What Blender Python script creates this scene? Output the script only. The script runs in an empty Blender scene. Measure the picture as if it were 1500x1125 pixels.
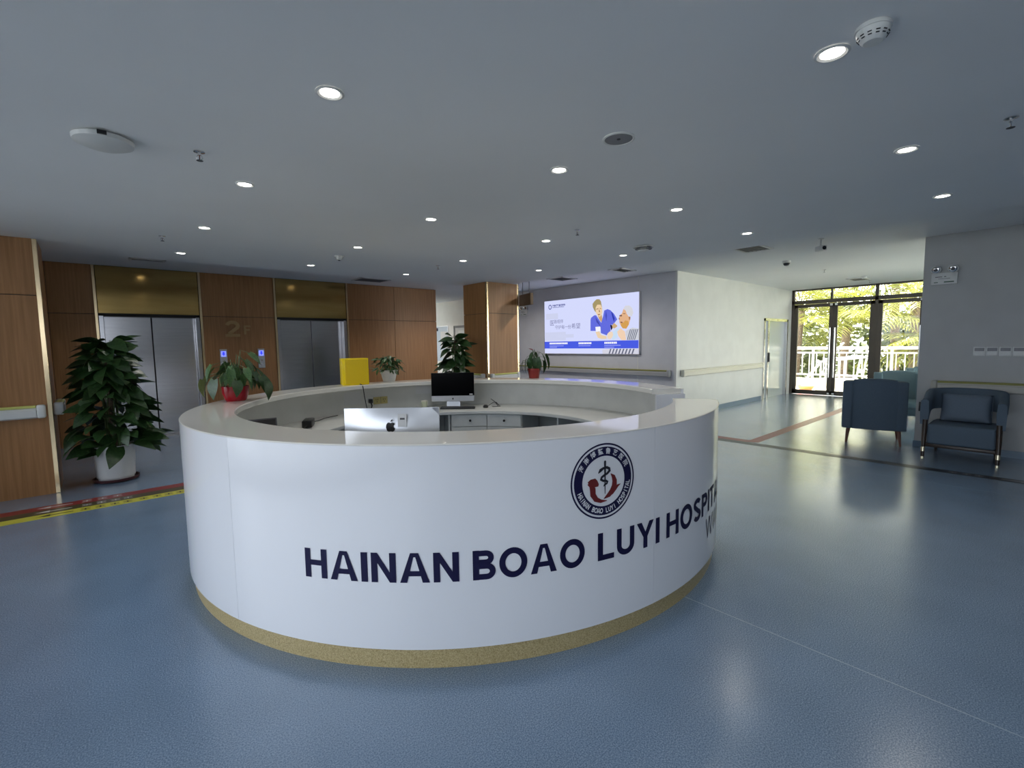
import bpy, bmesh, math, random
from mathutils import Vector, Matrix
rnd = random.Random(7)
S = bpy.context.scene
COL = S.collection
PI = math.pi
R = math.radians

# ---------------------------------------------------------------- camera, sky, light, exposure
cam_d = bpy.data.cameras.new('camera'); cam = bpy.data.objects.new('camera', cam_d); COL.objects.link(cam)
cam_d.lens = 36.0*694.95/1500.0; cam_d.sensor_width = 36.0; cam_d.clip_start = 0.05; cam_d.clip_end = 300
_f = Vector((0.65968, 0.74671, -0.085085)); _r = Vector((0.748488, -0.662975, -0.015125)); _u = Vector((0.067703, 0.053707, 0.996259))
M = Matrix((( _r.x, _u.x, -_f.x), (_r.y, _u.y, -_f.y), (_r.z, _u.z, -_f.z))).to_4x4(); M.translation = (0, 0, 1.54)
cam.matrix_world = M
S.camera = cam
S.view_settings.view_transform = 'Standard'; S.view_settings.look = 'None'
S.view_settings.exposure = 0.0; S.view_settings.gamma = 1.0; S.view_settings.use_curve_mapping = False
S.cycles.use_denoising = True
S.cycles.max_bounces = 10; S.cycles.diffuse_bounces = 5; S.cycles.glossy_bounces = 4; S.cycles.transparent_max_bounces = 12
S.cycles.sample_clamp_indirect = 6.0; S.cycles.caustics_reflective = False; S.cycles.caustics_refractive = False

w = bpy.data.worlds.new('sky'); S.world = w; w.use_nodes = True
SKY_STRENGTH = 11.0
bgn = w.node_tree.nodes['Background']; bgn.inputs[0].default_value = (1.0, 0.985, 0.93, 1); bgn.inputs[1].default_value = SKY_STRENGTH

sun_d = bpy.data.lights.new('sun', 'SUN'); sun_d.energy = 50.0; sun_d.color = (1.0, 0.93, 0.78); sun_d.angle = R(0.6)
sun = bpy.data.objects.new('sun', sun_d); COL.objects.link(sun)
sun.rotation_euler = Vector((-0.24, -0.50, -0.83)).to_track_quat('-Z', 'Y').to_euler()

def portal(name, loc, direction, sx, sy):
    l = bpy.data.lights.new(name, 'AREA'); l.shape = 'RECTANGLE'; l.size = sx; l.size_y = sy; l.cycles.is_portal = True
    o = bpy.data.objects.new(name, l); COL.objects.link(o); o.location = loc
    o.rotation_euler = Vector(direction).to_track_quat('-Z', 'Z').to_euler()
portal('glass_wall_portal', (15.05, 1.6, 1.45), (-1, 0, 0), 6.4, 2.9)
portal('window_portal_left', (-2.5, 1.95, 1.4), (1, 0, 0), 9.1, 2.7)
portal('window_portal_rear', (-1.05, -4.8, 2.04), (0, 1, 0), 2.7, 1.38)
portal('window_portal_lounge', (12.0, -1.85, 1.45), (0, 1, 0), 6.0, 2.8)
LAMP_W = 18.0            # watts of one ceiling downlight

# ---------------------------------------------------------------- materials
def mat(name, col, rough=0.5, metal=0.0, spec=0.5, emit=None, estr=1.0, coat=0.0, alpha=None):
    m = bpy.data.materials.new(name); m.use_nodes = True
    b = m.node_tree.nodes['Principled BSDF']
    b.inputs['Base Color'].default_value = (*col, 1); b.inputs['Roughness'].default_value = rough
    b.inputs['Metallic'].default_value = metal; b.inputs['Specular IOR Level'].default_value = spec
    if coat: b.inputs['Coat Weight'].default_value = coat; b.inputs['Coat Roughness'].default_value = 0.05
    if emit: b.inputs['Emission Color'].default_value = (*emit, 1); b.inputs['Emission Strength'].default_value = estr
    return m
def N(m, t, **kw):
    n = m.node_tree.nodes.new(t)
    for k, v in kw.items(): setattr(n, k, v)
    return n
def L(m, a, b): m.node_tree.links.new(a, b)
def noisy(m, c1, c2, scale=(30, 30, 30), nscale=1.0, detail=4, p0=0.35, p1=0.65, bump=0.0, mid=None, coord='Object', bdist=0.002):
    b = m.node_tree.nodes['Principled BSDF']
    tc = N(m, 'ShaderNodeTexCoord'); mp = N(m, 'ShaderNodeMapping'); mp.inputs['Scale'].default_value = scale
    nz = N(m, 'ShaderNodeTexNoise'); nz.inputs['Scale'].default_value = nscale; nz.inputs['Detail'].default_value = detail
    rp = N(m, 'ShaderNodeValToRGB'); e = rp.color_ramp.elements
    e[0].position = p0; e[0].color = (*c1, 1); e[1].position = p1; e[1].color = (*c2, 1)
    if mid: k = e.new((p0+p1)/2); k.color = (*mid, 1)
    L(m, tc.outputs[coord], mp.inputs[0]); L(m, mp.outputs[0], nz.inputs['Vector']); L(m, nz.outputs[0], rp.inputs[0]); L(m, rp.outputs[0], b.inputs['Base Color'])
    if bump:
        bp = N(m, 'ShaderNodeBump'); bp.inputs['Strength'].default_value = bump; bp.inputs['Distance'].default_value = bdist
        L(m, nz.outputs[0], bp.inputs['Height']); L(m, bp.outputs[0], b.inputs['Normal'])
    return m
WOOD = noisy(mat('wood_veneer', (.3, .16, .08), .42), (.30, .140, .048), (.42, .205, .078), (45, 45, 1.6), 1.0, 6, .3, .7)
WOODH = mat('dark_stained_wood', (.035, .022, .016), .35)
WOODR = noisy(mat('reddish_wood', (.12, .035, .02), .35), (.09, .028, .016), (.16, .05, .028), (60, 60, 6), 1)
BRASS = noisy(mat('polished_brass', (.62, .44, .2), .13, 1.0), (.50, .33, .115), (.56, .38, .14), (1.5, 1.5, 12), 1)
GOLDTRIM = mat('gold_trim', (.85, .66, .4), .22, 1.0)
STEEL = noisy(mat('brushed_steel', (.55, .54, .55), .2, 1.0), (.56, .55, .565), (.61, .60, .615), (2, 2, 60), 1)
DARKGAP = mat('dark_gap', (.02, .02, .022), .6)
CHROME = mat('chrome', (.75, .75, .75), .12, 1.0)
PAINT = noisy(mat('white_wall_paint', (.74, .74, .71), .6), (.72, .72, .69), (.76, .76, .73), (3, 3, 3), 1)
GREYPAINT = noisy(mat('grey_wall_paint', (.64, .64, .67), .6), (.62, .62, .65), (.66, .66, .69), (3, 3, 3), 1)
CEIL = noisy(mat('ceiling_paint', (.80, .80, .80), .75), (.84, .84, .84), (.88, .88, .88), (.6, .6, .6), 1)
DESKW = mat('glossy_white_board', (.80, .80, .82), .16, 0, .5, coat=.3)
STONE = mat('polished_white_stone', (.76, .74, .68), .06, 0, .7)
INNER = noisy(mat('white_laminate', (.60, .60, .57), .4), (.58, .58, .55), (.63, .63, .60), (5, 5, 5), 1)
GRANITE = noisy(mat('gold_granite', (.5, .4, .2), .3), (.30, .22, .09), (.58, .47, .26), (160, 160, 160), 1, 3, .3, .7, mid=(.46, .36, .17))
NAVY = mat('navy_vinyl', (.007, .006, .042), .55, 0, .25)
REDV = mat('dark_red_vinyl', (.14, .012, .012), .45)
WHITEV = mat('white_vinyl', (.72, .72, .74), .4)
BLACK = mat('black_plastic', (.008, .008, .009), .3)
SCREENB = mat('black_glass_screen', (.002, .002, .003), .15, spec=.12)
ALU = mat('silver_aluminium', (.68, .69, .72), .32, .7)
LWHITE = mat('white_plastic', (.72, .72, .70), .4)
CREAM = mat('cream_plastic', (.68, .66, .56), .4)
OLIVE = mat('olive_grip_strip', (.30, .29, .06), .45)
LIME = mat('lime_grip_strip', (.60, .62, .18), .45)
YELLOW = mat('yellow_acrylic', (.95, .70, .012), .25)
REDPOT = mat('red_glazed_pot', (.32, .006, .014), .15, coat=.3)
WPOT = mat('white_ceramic', (.68, .67, .66), .35)
MAROON = mat('maroon_saucer', (.06, .012, .014), .4)
SOIL = noisy(mat('soil', (.03, .02, .012), .9), (.02, .012, .008), (.05, .035, .02), (40, 40, 40), 1)
LEAFD = noisy(mat('dark_green_leaf', (.03, .075, .02), .38), (.014, .04, .012), (.035, .085, .022), (7, 7, 7), 1)
LEAFM = noisy(mat('mid_green_leaf', (.05, .12, .03), .4), (.03, .085, .03), (.085, .16, .05), (14, 14, 14), 1)
LEAFV = noisy(mat('variegated_leaf', (.12, .16, .05), .4), (.06, .11, .03), (.26, .28, .10), (30, 30, 30), 1)
STEM = mat('green_stem', (.08, .12, .035), .5)
TRUNK = noisy(mat('brown_trunk', (.12, .08, .05), .8), (.08, .055, .035), (.17, .12, .08), (20, 20, 20), 1)
PINK = mat('pink_spathe', (.45, .16, .2), .4)
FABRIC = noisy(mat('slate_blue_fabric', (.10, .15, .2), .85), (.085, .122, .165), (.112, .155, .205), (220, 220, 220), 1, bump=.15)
FABRIC_LIT = noisy(mat('glass_lit_blue_fabric', (.16, .24, .28), .85), (.15, .235, .27), (.20, .29, .33), (220, 220, 220), 1, bump=.15)  # paler copy of the chair fabric, daylight from the glass wall in its colour
FABRICP = noisy(mat('grey_blue_cushion_fabric', (.13, .17, .22), .85), (.13, .17, .225), (.17, .215, .275), (240, 240, 240), 1, bump=.15)
BRONZE = mat('bronze_frame', (.10, .085, .07), .4, .5)
CABLE = mat('black_cable', (.012, .012, .013), .5)
GREYDARK = mat('dark_grey_metal', (.06, .06, .065), .45)
SPEAKM = mat('grey_perforated_metal', (.23, .23, .24), .5, .3)
PAPER = mat('paper', (.62, .62, .62), .8)
WRACK = mat('white_enamel', (.80, .79, .76), .4)
ORANGE = mat('orange_plastic', (.80, .22, .06), .4)
CONC = noisy(mat('concrete', (.5, .48, .42), .85), (.46, .44, .38), (.56, .53, .46), (4, 4, 4), 1)
GROUNDM = noisy(mat('garden_ground', (.12, .15, .06), .95), (.16, .17, .15), (.24, .24, .21), (1, 1, 1), 1)
PALM = noisy(mat('palm_leaf', (.16, .2, .05), .5), (.10, .115, .018), (.24, .24, .04), (3, 3, 3), 1)
BUSH = noisy(mat('bush_leaf', (.08, .13, .05), .6), (.035, .055, .014), (.10, .125, .03), (1.5, 1.5, 1.5), 1)
def translucent(m, f):                     # thin leaves let the light through
    nt = m.node_tree; b = nt.nodes['Principled BSDF']; o = nt.nodes['Material Output']
    tr = N(m, 'ShaderNodeBsdfTranslucent'); mx = N(m, 'ShaderNodeMixShader'); mx.inputs[0].default_value = f
    L(m, b.inputs['Base Color'].links[0].from_socket, tr.inputs[0]); L(m, b.outputs[0], mx.inputs[1]); L(m, tr.outputs[0], mx.inputs[2]); L(m, mx.outputs[0], o.inputs[0])
translucent(PALM, .5); translucent(BUSH, .45)
LAMPM = mat('lamp_lens', (1, 1, 1), .5, emit=(1.0, .96, .88), estr=14.0)
BLUEL = mat('blue_lit_arrow', (.02, .03, .5), .4, emit=(.02, .03, .9), estr=2.0)
BLUEG = mat('blue_lit_field', (.2, .25, .9), .4, emit=(.22, .26, 1.0), estr=1.1)
def emitm(name, c, s=1.0):
    m = mat(name, (0, 0, 0), .35, spec=.2, emit=c, estr=s); return m
PICW = emitm('backlit_pale_lilac', (.66, .70, .98), 1.0)
GLASS = bpy.data.materials.new('clear_glass'); GLASS.use_nodes = True
_nt = GLASS.node_tree; _nt.nodes.clear()
_o = _nt.nodes.new('ShaderNodeOutputMaterial'); _mx = _nt.nodes.new('ShaderNodeMixShader'); _t = _nt.nodes.new('ShaderNodeBsdfTransparent'); _g = _nt.nodes.new('ShaderNodeBsdfGlossy')
_t.inputs[0].default_value = (.94, .96, .95, 1); _g.inputs['Roughness'].default_value = .02; _lw = _nt.nodes.new('ShaderNodeFresnel'); _lw.inputs[0].default_value = 1.45
_nt.links.new(_lw.outputs[0], _mx.inputs[0]); _nt.links.new(_t.outputs[0], _mx.inputs[1]); _nt.links.new(_g.outputs[0], _mx.inputs[2]); _nt.links.new(_mx.outputs[0], _o.inputs[0])
FROST = mat('door_glass', (.55, .60, .58), .12, 0, .5)

TINT = GLASS.copy(); TINT.name = 'tinted_glass'  # tint added to hold back and cool the daylight from left and rear
for _n in TINT.node_tree.nodes:
    if _n.type == 'BSDF_TRANSPARENT': _n.inputs[0].default_value = (.53, .56, .61, 1)
# blue speckled vinyl floor
FLOOR = mat('blue_speckled_vinyl', (.2, .3, .4), .2, 0, .5)
def floor_nodes(m):
    nt = m.node_tree; b = nt.nodes['Principled BSDF']
    geo = N(m, 'ShaderNodeTexCoord')
    def noise(scale, detail=2, vec=None, sc=None):
        n = N(m, 'ShaderNodeTexNoise'); n.inputs['Scale'].default_value = scale; n.inputs['Detail'].default_value = detail
        if sc:
            mp = N(m, 'ShaderNodeMapping'); mp.inputs['Scale'].default_value = sc; L(m, geo.outputs['Object'], mp.inputs[0]); L(m, mp.outputs[0], n.inputs['Vector'])
        else: L(m, geo.outputs['Object'], n.inputs['Vector'])
        return n
    n1 = noise(170, 4); rp = N(m, 'ShaderNodeValToRGB'); e = rp.color_ramp.elements
    e[0].position = .38; e[0].color = (.100, .162, .255, 1); e[1].position = .62; e[1].color = (.290, .392, .525, 1)
    k = e.new(.5); k.color = (.180, .266, .382, 1)
    n1.inputs['Roughness'].default_value = .75; L(m, n1.outputs[0], rp.inputs[0])
    n2 = noise(2.2, 3); mx = N(m, 'ShaderNodeMix', data_type='RGBA', blend_type='MULTIPLY'); mx.inputs[0].default_value = .5
    rp2 = N(m, 'ShaderNodeValToRGB'); rp2.color_ramp.elements[0].position = .35; rp2.color_ramp.elements[0].color = (.78, .8, .8, 1); rp2.color_ramp.elements[1].position = .65
    L(m, n2.outputs[0], rp2.inputs[0]); L(m, rp.outputs[0], mx.inputs[6]); L(m, rp2.outputs[0], mx.inputs[7])
    # welded sheet seams every 2 m, parallel to Y
    sp = N(m, 'ShaderNodeSeparateXYZ'); L(m, geo.outputs['Object'], sp.inputs[0])
    a = N(m, 'ShaderNodeMath', operation='SUBTRACT'); L(m, sp.outputs[0], a.inputs[0]); a.inputs[1].default_value = 2.585
    c = N(m, 'ShaderNodeMath', operation='PINGPONG'); L(m, a.outputs[0], c.inputs[0]); c.inputs[1].default_value = 2.0
    d = N(m, 'ShaderNodeMath', operation='LESS_THAN'); L(m, c.outputs[0], d.inputs[0]); d.inputs[1].default_value = .0025
    mx2 = N(m, 'ShaderNodeMix', data_type='RGBA'); L(m, d.outputs[0], mx2.inputs[0]); L(m, mx.outputs[2], mx2.inputs[6]); mx2.inputs[7].default_value = (.36, .46, .56, 1)
    L(m, mx2.outputs[2], b.inputs['Base Color'])
    n3 = noise(1.0, 2, sc=(9, 3, 1)); n4 = noise(260, 1)
    bp = N(m, 'ShaderNodeBump'); bp.inputs['Strength'].default_value = .2; bp.inputs['Distance'].default_value = .006; L(m, n3.outputs[0], bp.inputs['Height'])
    bp2 = N(m, 'ShaderNodeBump'); bp2.inputs['Strength'].default_value = .03; bp2.inputs['Distance'].default_value = .001; L(m, n4.outputs[0], bp2.inputs['Height'])
    L(m, bp.outputs[0], bp2.inputs['Normal']); L(m, bp2.outputs[0], b.inputs['Normal'])
floor_nodes(FLOOR)
FLOOR.node_tree.nodes['Principled BSDF'].inputs['Roughness'].default_value = .27; FLOOR.node_tree.nodes['Principled BSDF'].inputs['Specular IOR Level'].default_value = .85
_fb = FLOOR.node_tree.nodes['Principled BSDF']; _fb.inputs['Coat Weight'].default_value = .7; _fb.inputs['Coat Roughness'].default_value = .2
COVE = mat('blue_cove_vinyl', (.10, .17, .25), .3)

# ---------------------------------------------------------------- mesh helpers
class G:
    def __init__(s): s.b = bmesh.new()
    def box(s, x0, x1, y0, y1, z0, z1, bev=0, seg=2, rot=None, piv=None):
        d = bmesh.ops.create_cube(s.b, size=1.0)['verts']
        for v in d: v.co = Vector(((x0+x1)/2+v.co.x*(x1-x0), (y0+y1)/2+v.co.y*(y1-y0), (z0+z1)/2+v.co.z*(z1-z0)))
        if bev:
            es = {e for v in d for e in v.link_edges}
            r = bmesh.ops.bevel(s.b, geom=list(es), offset=bev, segments=seg, affect='EDGES', profile=.5, clamp_overlap=True)
            vs = {v for f in r['faces'] for v in f.verts} | {v for v in d if v.is_valid}
        else: vs = d
        if rot is not None:
            p = Vector(piv or ((x0+x1)/2, (y0+y1)/2, (z0+z1)/2))
            for v in vs: v.co = p + rot @ (v.co-p)
        return s
    def faces(s, verts, faces):
        vs = [s.b.verts.new(v) for v in verts]
        for f in faces:
            try: s.b.faces.new([vs[i] for i in f])
            except ValueError: pass
        return s
    def tube(s, pts, r, n=8, caps=True):
        pts = [Vector(p) for p in pts]; rs = r if isinstance(r, (list, tuple)) else [r]*len(pts)
        rings = []; up = None
        for i, p in enumerate(pts):
            t = (pts[min(i+1, len(pts)-1)]-pts[max(i-1, 0)]).normalized()
            if up is None: up = t.orthogonal().normalized()
            up = (up-t*up.dot(t)).normalized(); sd = t.cross(up)
            rings.append([s.b.verts.new(p+(up*math.cos(2*PI*k/n)+sd*math.sin(2*PI*k/n))*rs[i]) for k in range(n)])
        for a, b in zip(rings, rings[1:]):
            for k in range(n): s.b.faces.new((a[k], a[(k+1) % n], b[(k+1) % n], b[k]))
        if caps: s.b.faces.new(list(reversed(rings[0]))); s.b.faces.new(rings[-1])
        return s
    def cyl(s, p0, p1, r0, r1=None, n=16): return s.tube([p0, p1], [r0, r0 if r1 is None else r1], n)
    def lathe(s, prof, n=24, c=(0, 0, 0), sx=1, sy=1):
        rings = []
        for (r, z) in prof:
            if r < 1e-6: rings.append([s.b.verts.new((c[0], c[1], c[2]+z))])
            else: rings.append([s.b.verts.new((c[0]+r*sx*math.cos(2*PI*k/n), c[1]+r*sy*math.sin(2*PI*k/n), c[2]+z)) for k in range(n)])
        for a, b in zip(rings, rings[1:]):
            for k in range(n):
                q = [a[k % len(a)], a[(k+1) % len(a)], b[(k+1) % len(b)], b[k % len(b)]]
                u = []
                for v in q:
                    if v not in u: u.append(v)
                if len(u) > 2:
                    try: s.b.faces.new(u)
                    except ValueError: pass
        return s
    def arc(s, prof, a0, a1, n=None, closed=False):      # closed polygon profile (r,z) swept about the z axis, degrees
        n = n or max(2, int(abs(a1-a0)/3)); rings = []
        for i in range(n+(0 if closed else 1)):
            a = R(a0+(a1-a0)*i/n); rings.append([s.b.verts.new((r*math.cos(a), r*math.sin(a), z)) for r, z in prof])
        m = len(prof)
        for i in range(n):
            A, B = rings[i], rings[(i+1) % len(rings)]
            for k in range(m): s.b.faces.new((A[k], A[(k+1) % m], B[(k+1) % m], B[k]))
        if not closed: s.b.faces.new(list(reversed(rings[0]))); s.b.faces.new(rings[-1])
        return s
    def prism(s, poly, depth, ax='z'):                   # extrude a 2D polygon
        a = [s.b.verts.new((x, y, 0)) for x, y in poly]; b = [s.b.verts.new((x, y, depth)) for x, y in poly]; n = len(poly)
        s.b.faces.new(list(reversed(a))); s.b.faces.new(b)
        for k in range(n): s.b.faces.new((a[k], a[(k+1) % n], b[(k+1) % n], b[k]))
        return s
    def map(s, fn):
        for v in s.b.verts: v.co = Vector(fn(v.co))
        return s
    def mesh(s, name, m, smooth=40):
        bmesh.ops.recalc_face_normals(s.b, faces=s.b.faces[:])
        me = bpy.data.meshes.new(name); s.b.to_mesh(me); s.b.free(); me.materials.append(m)
        if smooth:
            for p in me.polygons: p.use_smooth = True
            me.set_sharp_from_angle(angle=R(smooth))
        return me
def put(name, me, parent=None, loc=None, rot=None, scale=None):
    o = bpy.data.objects.new(name, me); COL.objects.link(o)
    if parent: o.parent = parent
    if loc is not None: o.location = loc
    if rot is not None: o.rotation_euler = rot
    if scale is not None: o.scale = scale
    return o
def part(name, g, m, parent=None, smooth=40, label=None, kind=None):
    o = put(name, g.mesh(name, m, smooth), parent)
    if label: o['label'] = label
    if kind: o['kind'] = kind
    return o
def struct(name, g, m, smooth=None):
    o = part(name, g, m, None, smooth); o['kind'] = 'structure'; return o
def thing(name, label, cat, loc=(0, 0, 0), rz=0.0, group=None):
    o = bpy.data.objects.new(name, None); COL.objects.link(o); o.location = loc; o.rotation_euler = (0, 0, rz)
    o.empty_display_size = .1
    tag(o, label, cat, group); return o
def tag(o, label, cat, group=None):
    o['label'] = label; o['category'] = cat
    if group: o['group'] = group
    return o
def clone(root, loc, label, rz=None):
    r = root.copy(); COL.objects.link(r); r.location = loc; r['label'] = label
    if rz is not None: r.rotation_euler = (0, 0, rz)
    for ch in root.children:
        c = ch.copy(); COL.objects.link(c); c.parent = r
        for g in ch.children: d = g.copy(); COL.objects.link(d); d.parent = c
    return r
def B(*a, **k): return G().box(*a, **k)

# ---------------------------------------------------------------- room shell
XB, YE, YC, XG, ZC, ZL = 8.64, 10.2, 4.87, 14.9, 2.90, 2.70
struct('floor', B(-2.6, 15.05, -4.9, 16.2, -.12, 0), FLOOR)
struct('ceiling', B(-2.9, 15.1, -5.1, 16.2, ZC, ZC+.2), CEIL)
struct('ceiling_dropped', B(-2.4, 6.28, -4.7, 7.775, ZL, ZC-.002), CEIL)
struct('ground', B(-60, 90, -60, 70, -4.3, -4.0), GROUNDM)
# elevator wall: core, veneer panels as pieces
wb = struct('wall_back', B(-2.4, 6.50, YE+.34, 14.2, 0, ZC).box(-2.4, .10, YE+.02, YE+.36, 0, ZC).box(1.53, 2.79, YE+.02, YE+.36, 0, ZC).box(4.24, 6.50, YE+.02, YE+.36, 0, ZC).box(.1, 1.53, YE+.02, YE+.36, 2.14, ZC).box(2.79, 4.24, YE+.02, YE+.36, 2.14, ZC), DARKGAP)
for (x0, x1) in [(-2.39, -1.45), (-1.445, -.45), (-.445, .085), (1.555, 2.765), (4.265, 5.37), (5.376, 6.52)]:
    for (z0, z1) in [(0.0, 2.112), (2.12, 2.895)]:
        part('wood_panel', B(x0, x1, YE, YE+.022, z0, z1, bev=.002, seg=1), WOOD, wb, 0)
for k in range(3):
    y0 = YE+.03+k*1.33
    for (z0, z1) in [(0.0, 2.112), (2.12, 2.895)]: part('wood_panel', B(6.50, 6.522, y0, y0+1.325, z0, z1), WOOD, wb, 0)
for x in (.085, 1.515, 2.765, 4.225):
    part('brass_strip', B(x, x+.04, YE-.018, YE+.02, 0, 2.895, bev=.004, seg=1), GOLDTRIM, wb)
# billboard wall and its continuation along the passage, corridor wall
wr = struct('wall_billboard', B(XB, XB+.16, YC+.001, 10.9, 0, ZC), GREYPAINT)
part('panel_joint', B(XB-.003, XB+.01, 5.745, 5.765, 0, ZC), LWHITE, wr, 0)
part('corner_guard', B(XB-.004, XB+.04, YC-.004, YC, 0, ZC).box(XB-.004, XB, YC, YC+.04, 0, ZC), LWHITE, wr, 0)
struct('wall_passage', B(XB, XB+.16, 10.9, 16.0, 0, ZC), PAINT)
struct('wall_passage_end', B(6.0, 9.0, 15.9, 16.1, 0, ZC), PAINT)
struct('wall_corridor', B(XB+.001, XB+.17, YC-.0005, YC+.05, 0, ZC).box(XB+.16, 12.93, YC, YC+.2, 0, ZC).box(14.58, XG+.1, YC, YC+.2, 0, ZC).box(12.93, 14.58, YC, YC+.2, 2.09, ZC).box(12.8, 14.7, YC+.2, YC+.3, 0, ZC), PAINT)
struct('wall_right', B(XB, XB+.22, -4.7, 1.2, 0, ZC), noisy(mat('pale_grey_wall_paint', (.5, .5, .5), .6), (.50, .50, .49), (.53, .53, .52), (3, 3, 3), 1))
fl_ = struct('window_4', B(XB, XG+.2, -1.9, -1.8, 0, .1).box(XB, XG+.2, -1.9, -1.8, 2.8, ZC), BRONZE)
for k in range(7): part('mullion', B(XB+k*1.04, XB+k*1.04+.07, -1.9, -1.8, .1, 2.8), BRONZE, fl_, 0)
for k in range(6): part('pane', B(XB+k*1.04+.07, XB+k*1.04+1.04, -1.853, -1.847, .1, 2.8), GLASS, fl_, 0)
# wall with windows on the left and behind
wl = struct('wall_left', B(-2.6, -2.4, -4.9, 14, 0, .06).box(-2.6, -2.4, -4.9, 14, 2.74, ZC).box(-2.6, -2.4, -4.9, -2.6, .06, 2.8).box(-2.6, -2.4, 6.5, 14, .06, 2.8), PAINT)
wn = struct('wall_rear', B(-2.6, 8.9, -4.9, -4.7, 0, 1.35).box(-2.6, 8.9, -4.9, -4.7, 2.72, ZC).box(.3, 8.9, -4.9, -4.7, .95, 2.8), PAINT)
struct('terrace_bounce_floor', B(-9.0, -2.6, -8, 14, -.3, -.05), noisy(mat('grey_bounce_paving', (.22, .22, .22), .85), (.20, .205, .21), (.26, .265, .27), (4, 4, 4), 1))  # unseen slab added to bounce sunlight through the left windows onto the ceiling
def window(n, a0, a1, axis):
    fr = G(); gl = G(); k = 4
    def bx(g, u0, u1, z0, z1, t=.03):
        if axis == 'x': g.box(-2.5-t, -2.5+t, u0, u1, z0, z1)
        else: g.box(u0, u1, -4.8-t, -4.8+t, z0, z1)
    zb = .06 if axis == 'x' else 1.35
    bx(fr, a0, a1, zb, zb+.06); bx(fr, a0, a1, 2.68, 2.74)
    for i in range(k+1):
        u = a0+(a1-a0)*i/k; bx(fr, u-.03, u+.03, zb, 2.74)
    f = struct('window_%d' % n, fr, BRONZE)
    for i in range(k):
        u0 = a0+(a1-a0)*i/k+.03; g = G(); bx(g, u0, u0+(a1-a0)/k-.06, zb+.06, 2.68, .004); part('pane', g, TINT, f, 0)
window(1, -2.6, 1.2, 'x'); window(2, 1.2, 6.5, 'x'); window(3, -2.4, .3, 'y')
# baseboards
struct('baseboard_corridor', B(XB+.03, 12.85, YC-.012, YC, 0, .10), COVE)
struct('baseboard_right', B(XB-.012, XB, -4.7, 1.2, 0, .09).box(XB-.012, XB+.22, 1.2, 1.212, 0, .09), COVE)
struct('baseboard_billboard', B(XB-.012, XB, YC+.03, 15.9, 0, .09), COVE)

# square wood-clad columns with brass corners
def column(x0, x1, y0, y1):
    c = struct('column', B(x0+.02, x1-.02, y0+.02, y1-.02, 0, ZL), DARKGAP)
    e = .035
    for (z0, z1) in [(0.0, 2.112), (2.12, ZL-.002)]:
        part('wood_panel', B(x0+e, x1-e, y0, y0+.02, z0, z1), WOOD, c, 0)
        part('wood_panel', B(x0, x0+.02, y0+e, y1-.003, z0, z1), WOOD, c, 0)
        part('wood_panel', B(x1-.02, x1, y0+e, y1-.003, z0, z1), WOOD, c, 0)
        part('wood_panel', B(x0+e, x1-e, y1-.02, y1-.001, z0, z1), WOOD, c, 0)
    for x in (x0, x1-e):
        part('brass_strip', B(x-.003, x+e+.003, y0-.003, y0+e+.003, 0, ZL-.002, bev=.004, seg=1), GOLDTRIM, c)
    return c
column(-1.15, -.35, 7.05, 7.77)
column(5.61, 6.41, 7.03, 7.77)

# ---------------------------------------------------------------- handrails (bumper, grip strip, end caps)
def handrail(p0, p1, nrm, label, grip=LIME, body=LWHITE, ret0=True, ret1=True):
    p0, p1, nrm = Vector(p0), Vector(p1), Vector(nrm); d = (p1-p0).normalized(); Ln = (p1-p0).length
    t = thing('handrail', label, 'handrail', p0)
    t.matrix_world = Matrix.Translation(p0) @ Matrix(((d.x, nrm.x, 0), (d.y, nrm.y, 0), (0, 0, 1))).to_4x4()
    def pr(prof, x0, x1):
        g = G(); a = [g.b.verts.new((x0, y, z)) for y, z in prof]; b = [g.b.verts.new((x1, y, z)) for y, z in prof]; n = len(prof)
        g.b.faces.new(a); g.b.faces.new(b)
        for k in range(n): g.b.faces.new((a[k], a[(k+1) % n], b[(k+1) % n], b[k]))
        return g
    e = .07
    part('bumper', pr([(.02, -.135), (.06, -.135), (.078, -.12), (.08, -.05), (.066, -.04), (.066, -.028), (.02, -.028)], e, Ln-e), body, t, 30)
    part('grip_strip', pr([(.02, -.028), (.066, -.028), (.078, -.02), (.078, -.008), (.066, 0), (.03, 0), (.02, -.006)], e, Ln-e), grip, t, 30)
    for x in (0, Ln-e): part('end_cap', B(x, x+e, 0, .084, -.138, .003, bev=.02, seg=3), body, t)
    part('bracket', B(e, Ln-e, 0, .022, -.10, -.03), body, t, 0)
    return t
handrail((-1.13, 7.05, .97), (-.40, 7.05, .97), (0, -1, 0), 'white handrail with lime grip on front of left wooden column')
handrail((-.35, 7.16, .97), (-.35, 7.70, .97), (1, 0, 0), 'short white handrail on side of left wooden column beside plant')
handrail((5.65, 7.03, .97), (6.37, 7.03, .97), (0, -1, 0), 'white handrail with lime grip on front of second wooden column')
handrail((5.61, 7.10, .97), (5.61, 7.72, .97), (-1, 0, 0), 'short white handrail on side of second wooden column')
handrail((XB, 10.2, .96), (XB, 4.97, .96), (-1, 0, 0), 'grey handrail with olive strip below the backlit poster', OLIVE, mat('grey_plastic', (.42, .42, .42), .4))
handrail((8.80, YC, .96), (12.80, YC, .96), (0, -1, 0), 'cream handrail along the bright corridor wall', CREAM, CREAM)
handrail((XB, 1.05, .95), (XB, -4.0, .95), (-1, 0, 0), 'beige handrail with olive strip behind the lounge chair', OLIVE, mat('beige_plastic', (.50, .48, .42), .4))

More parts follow.
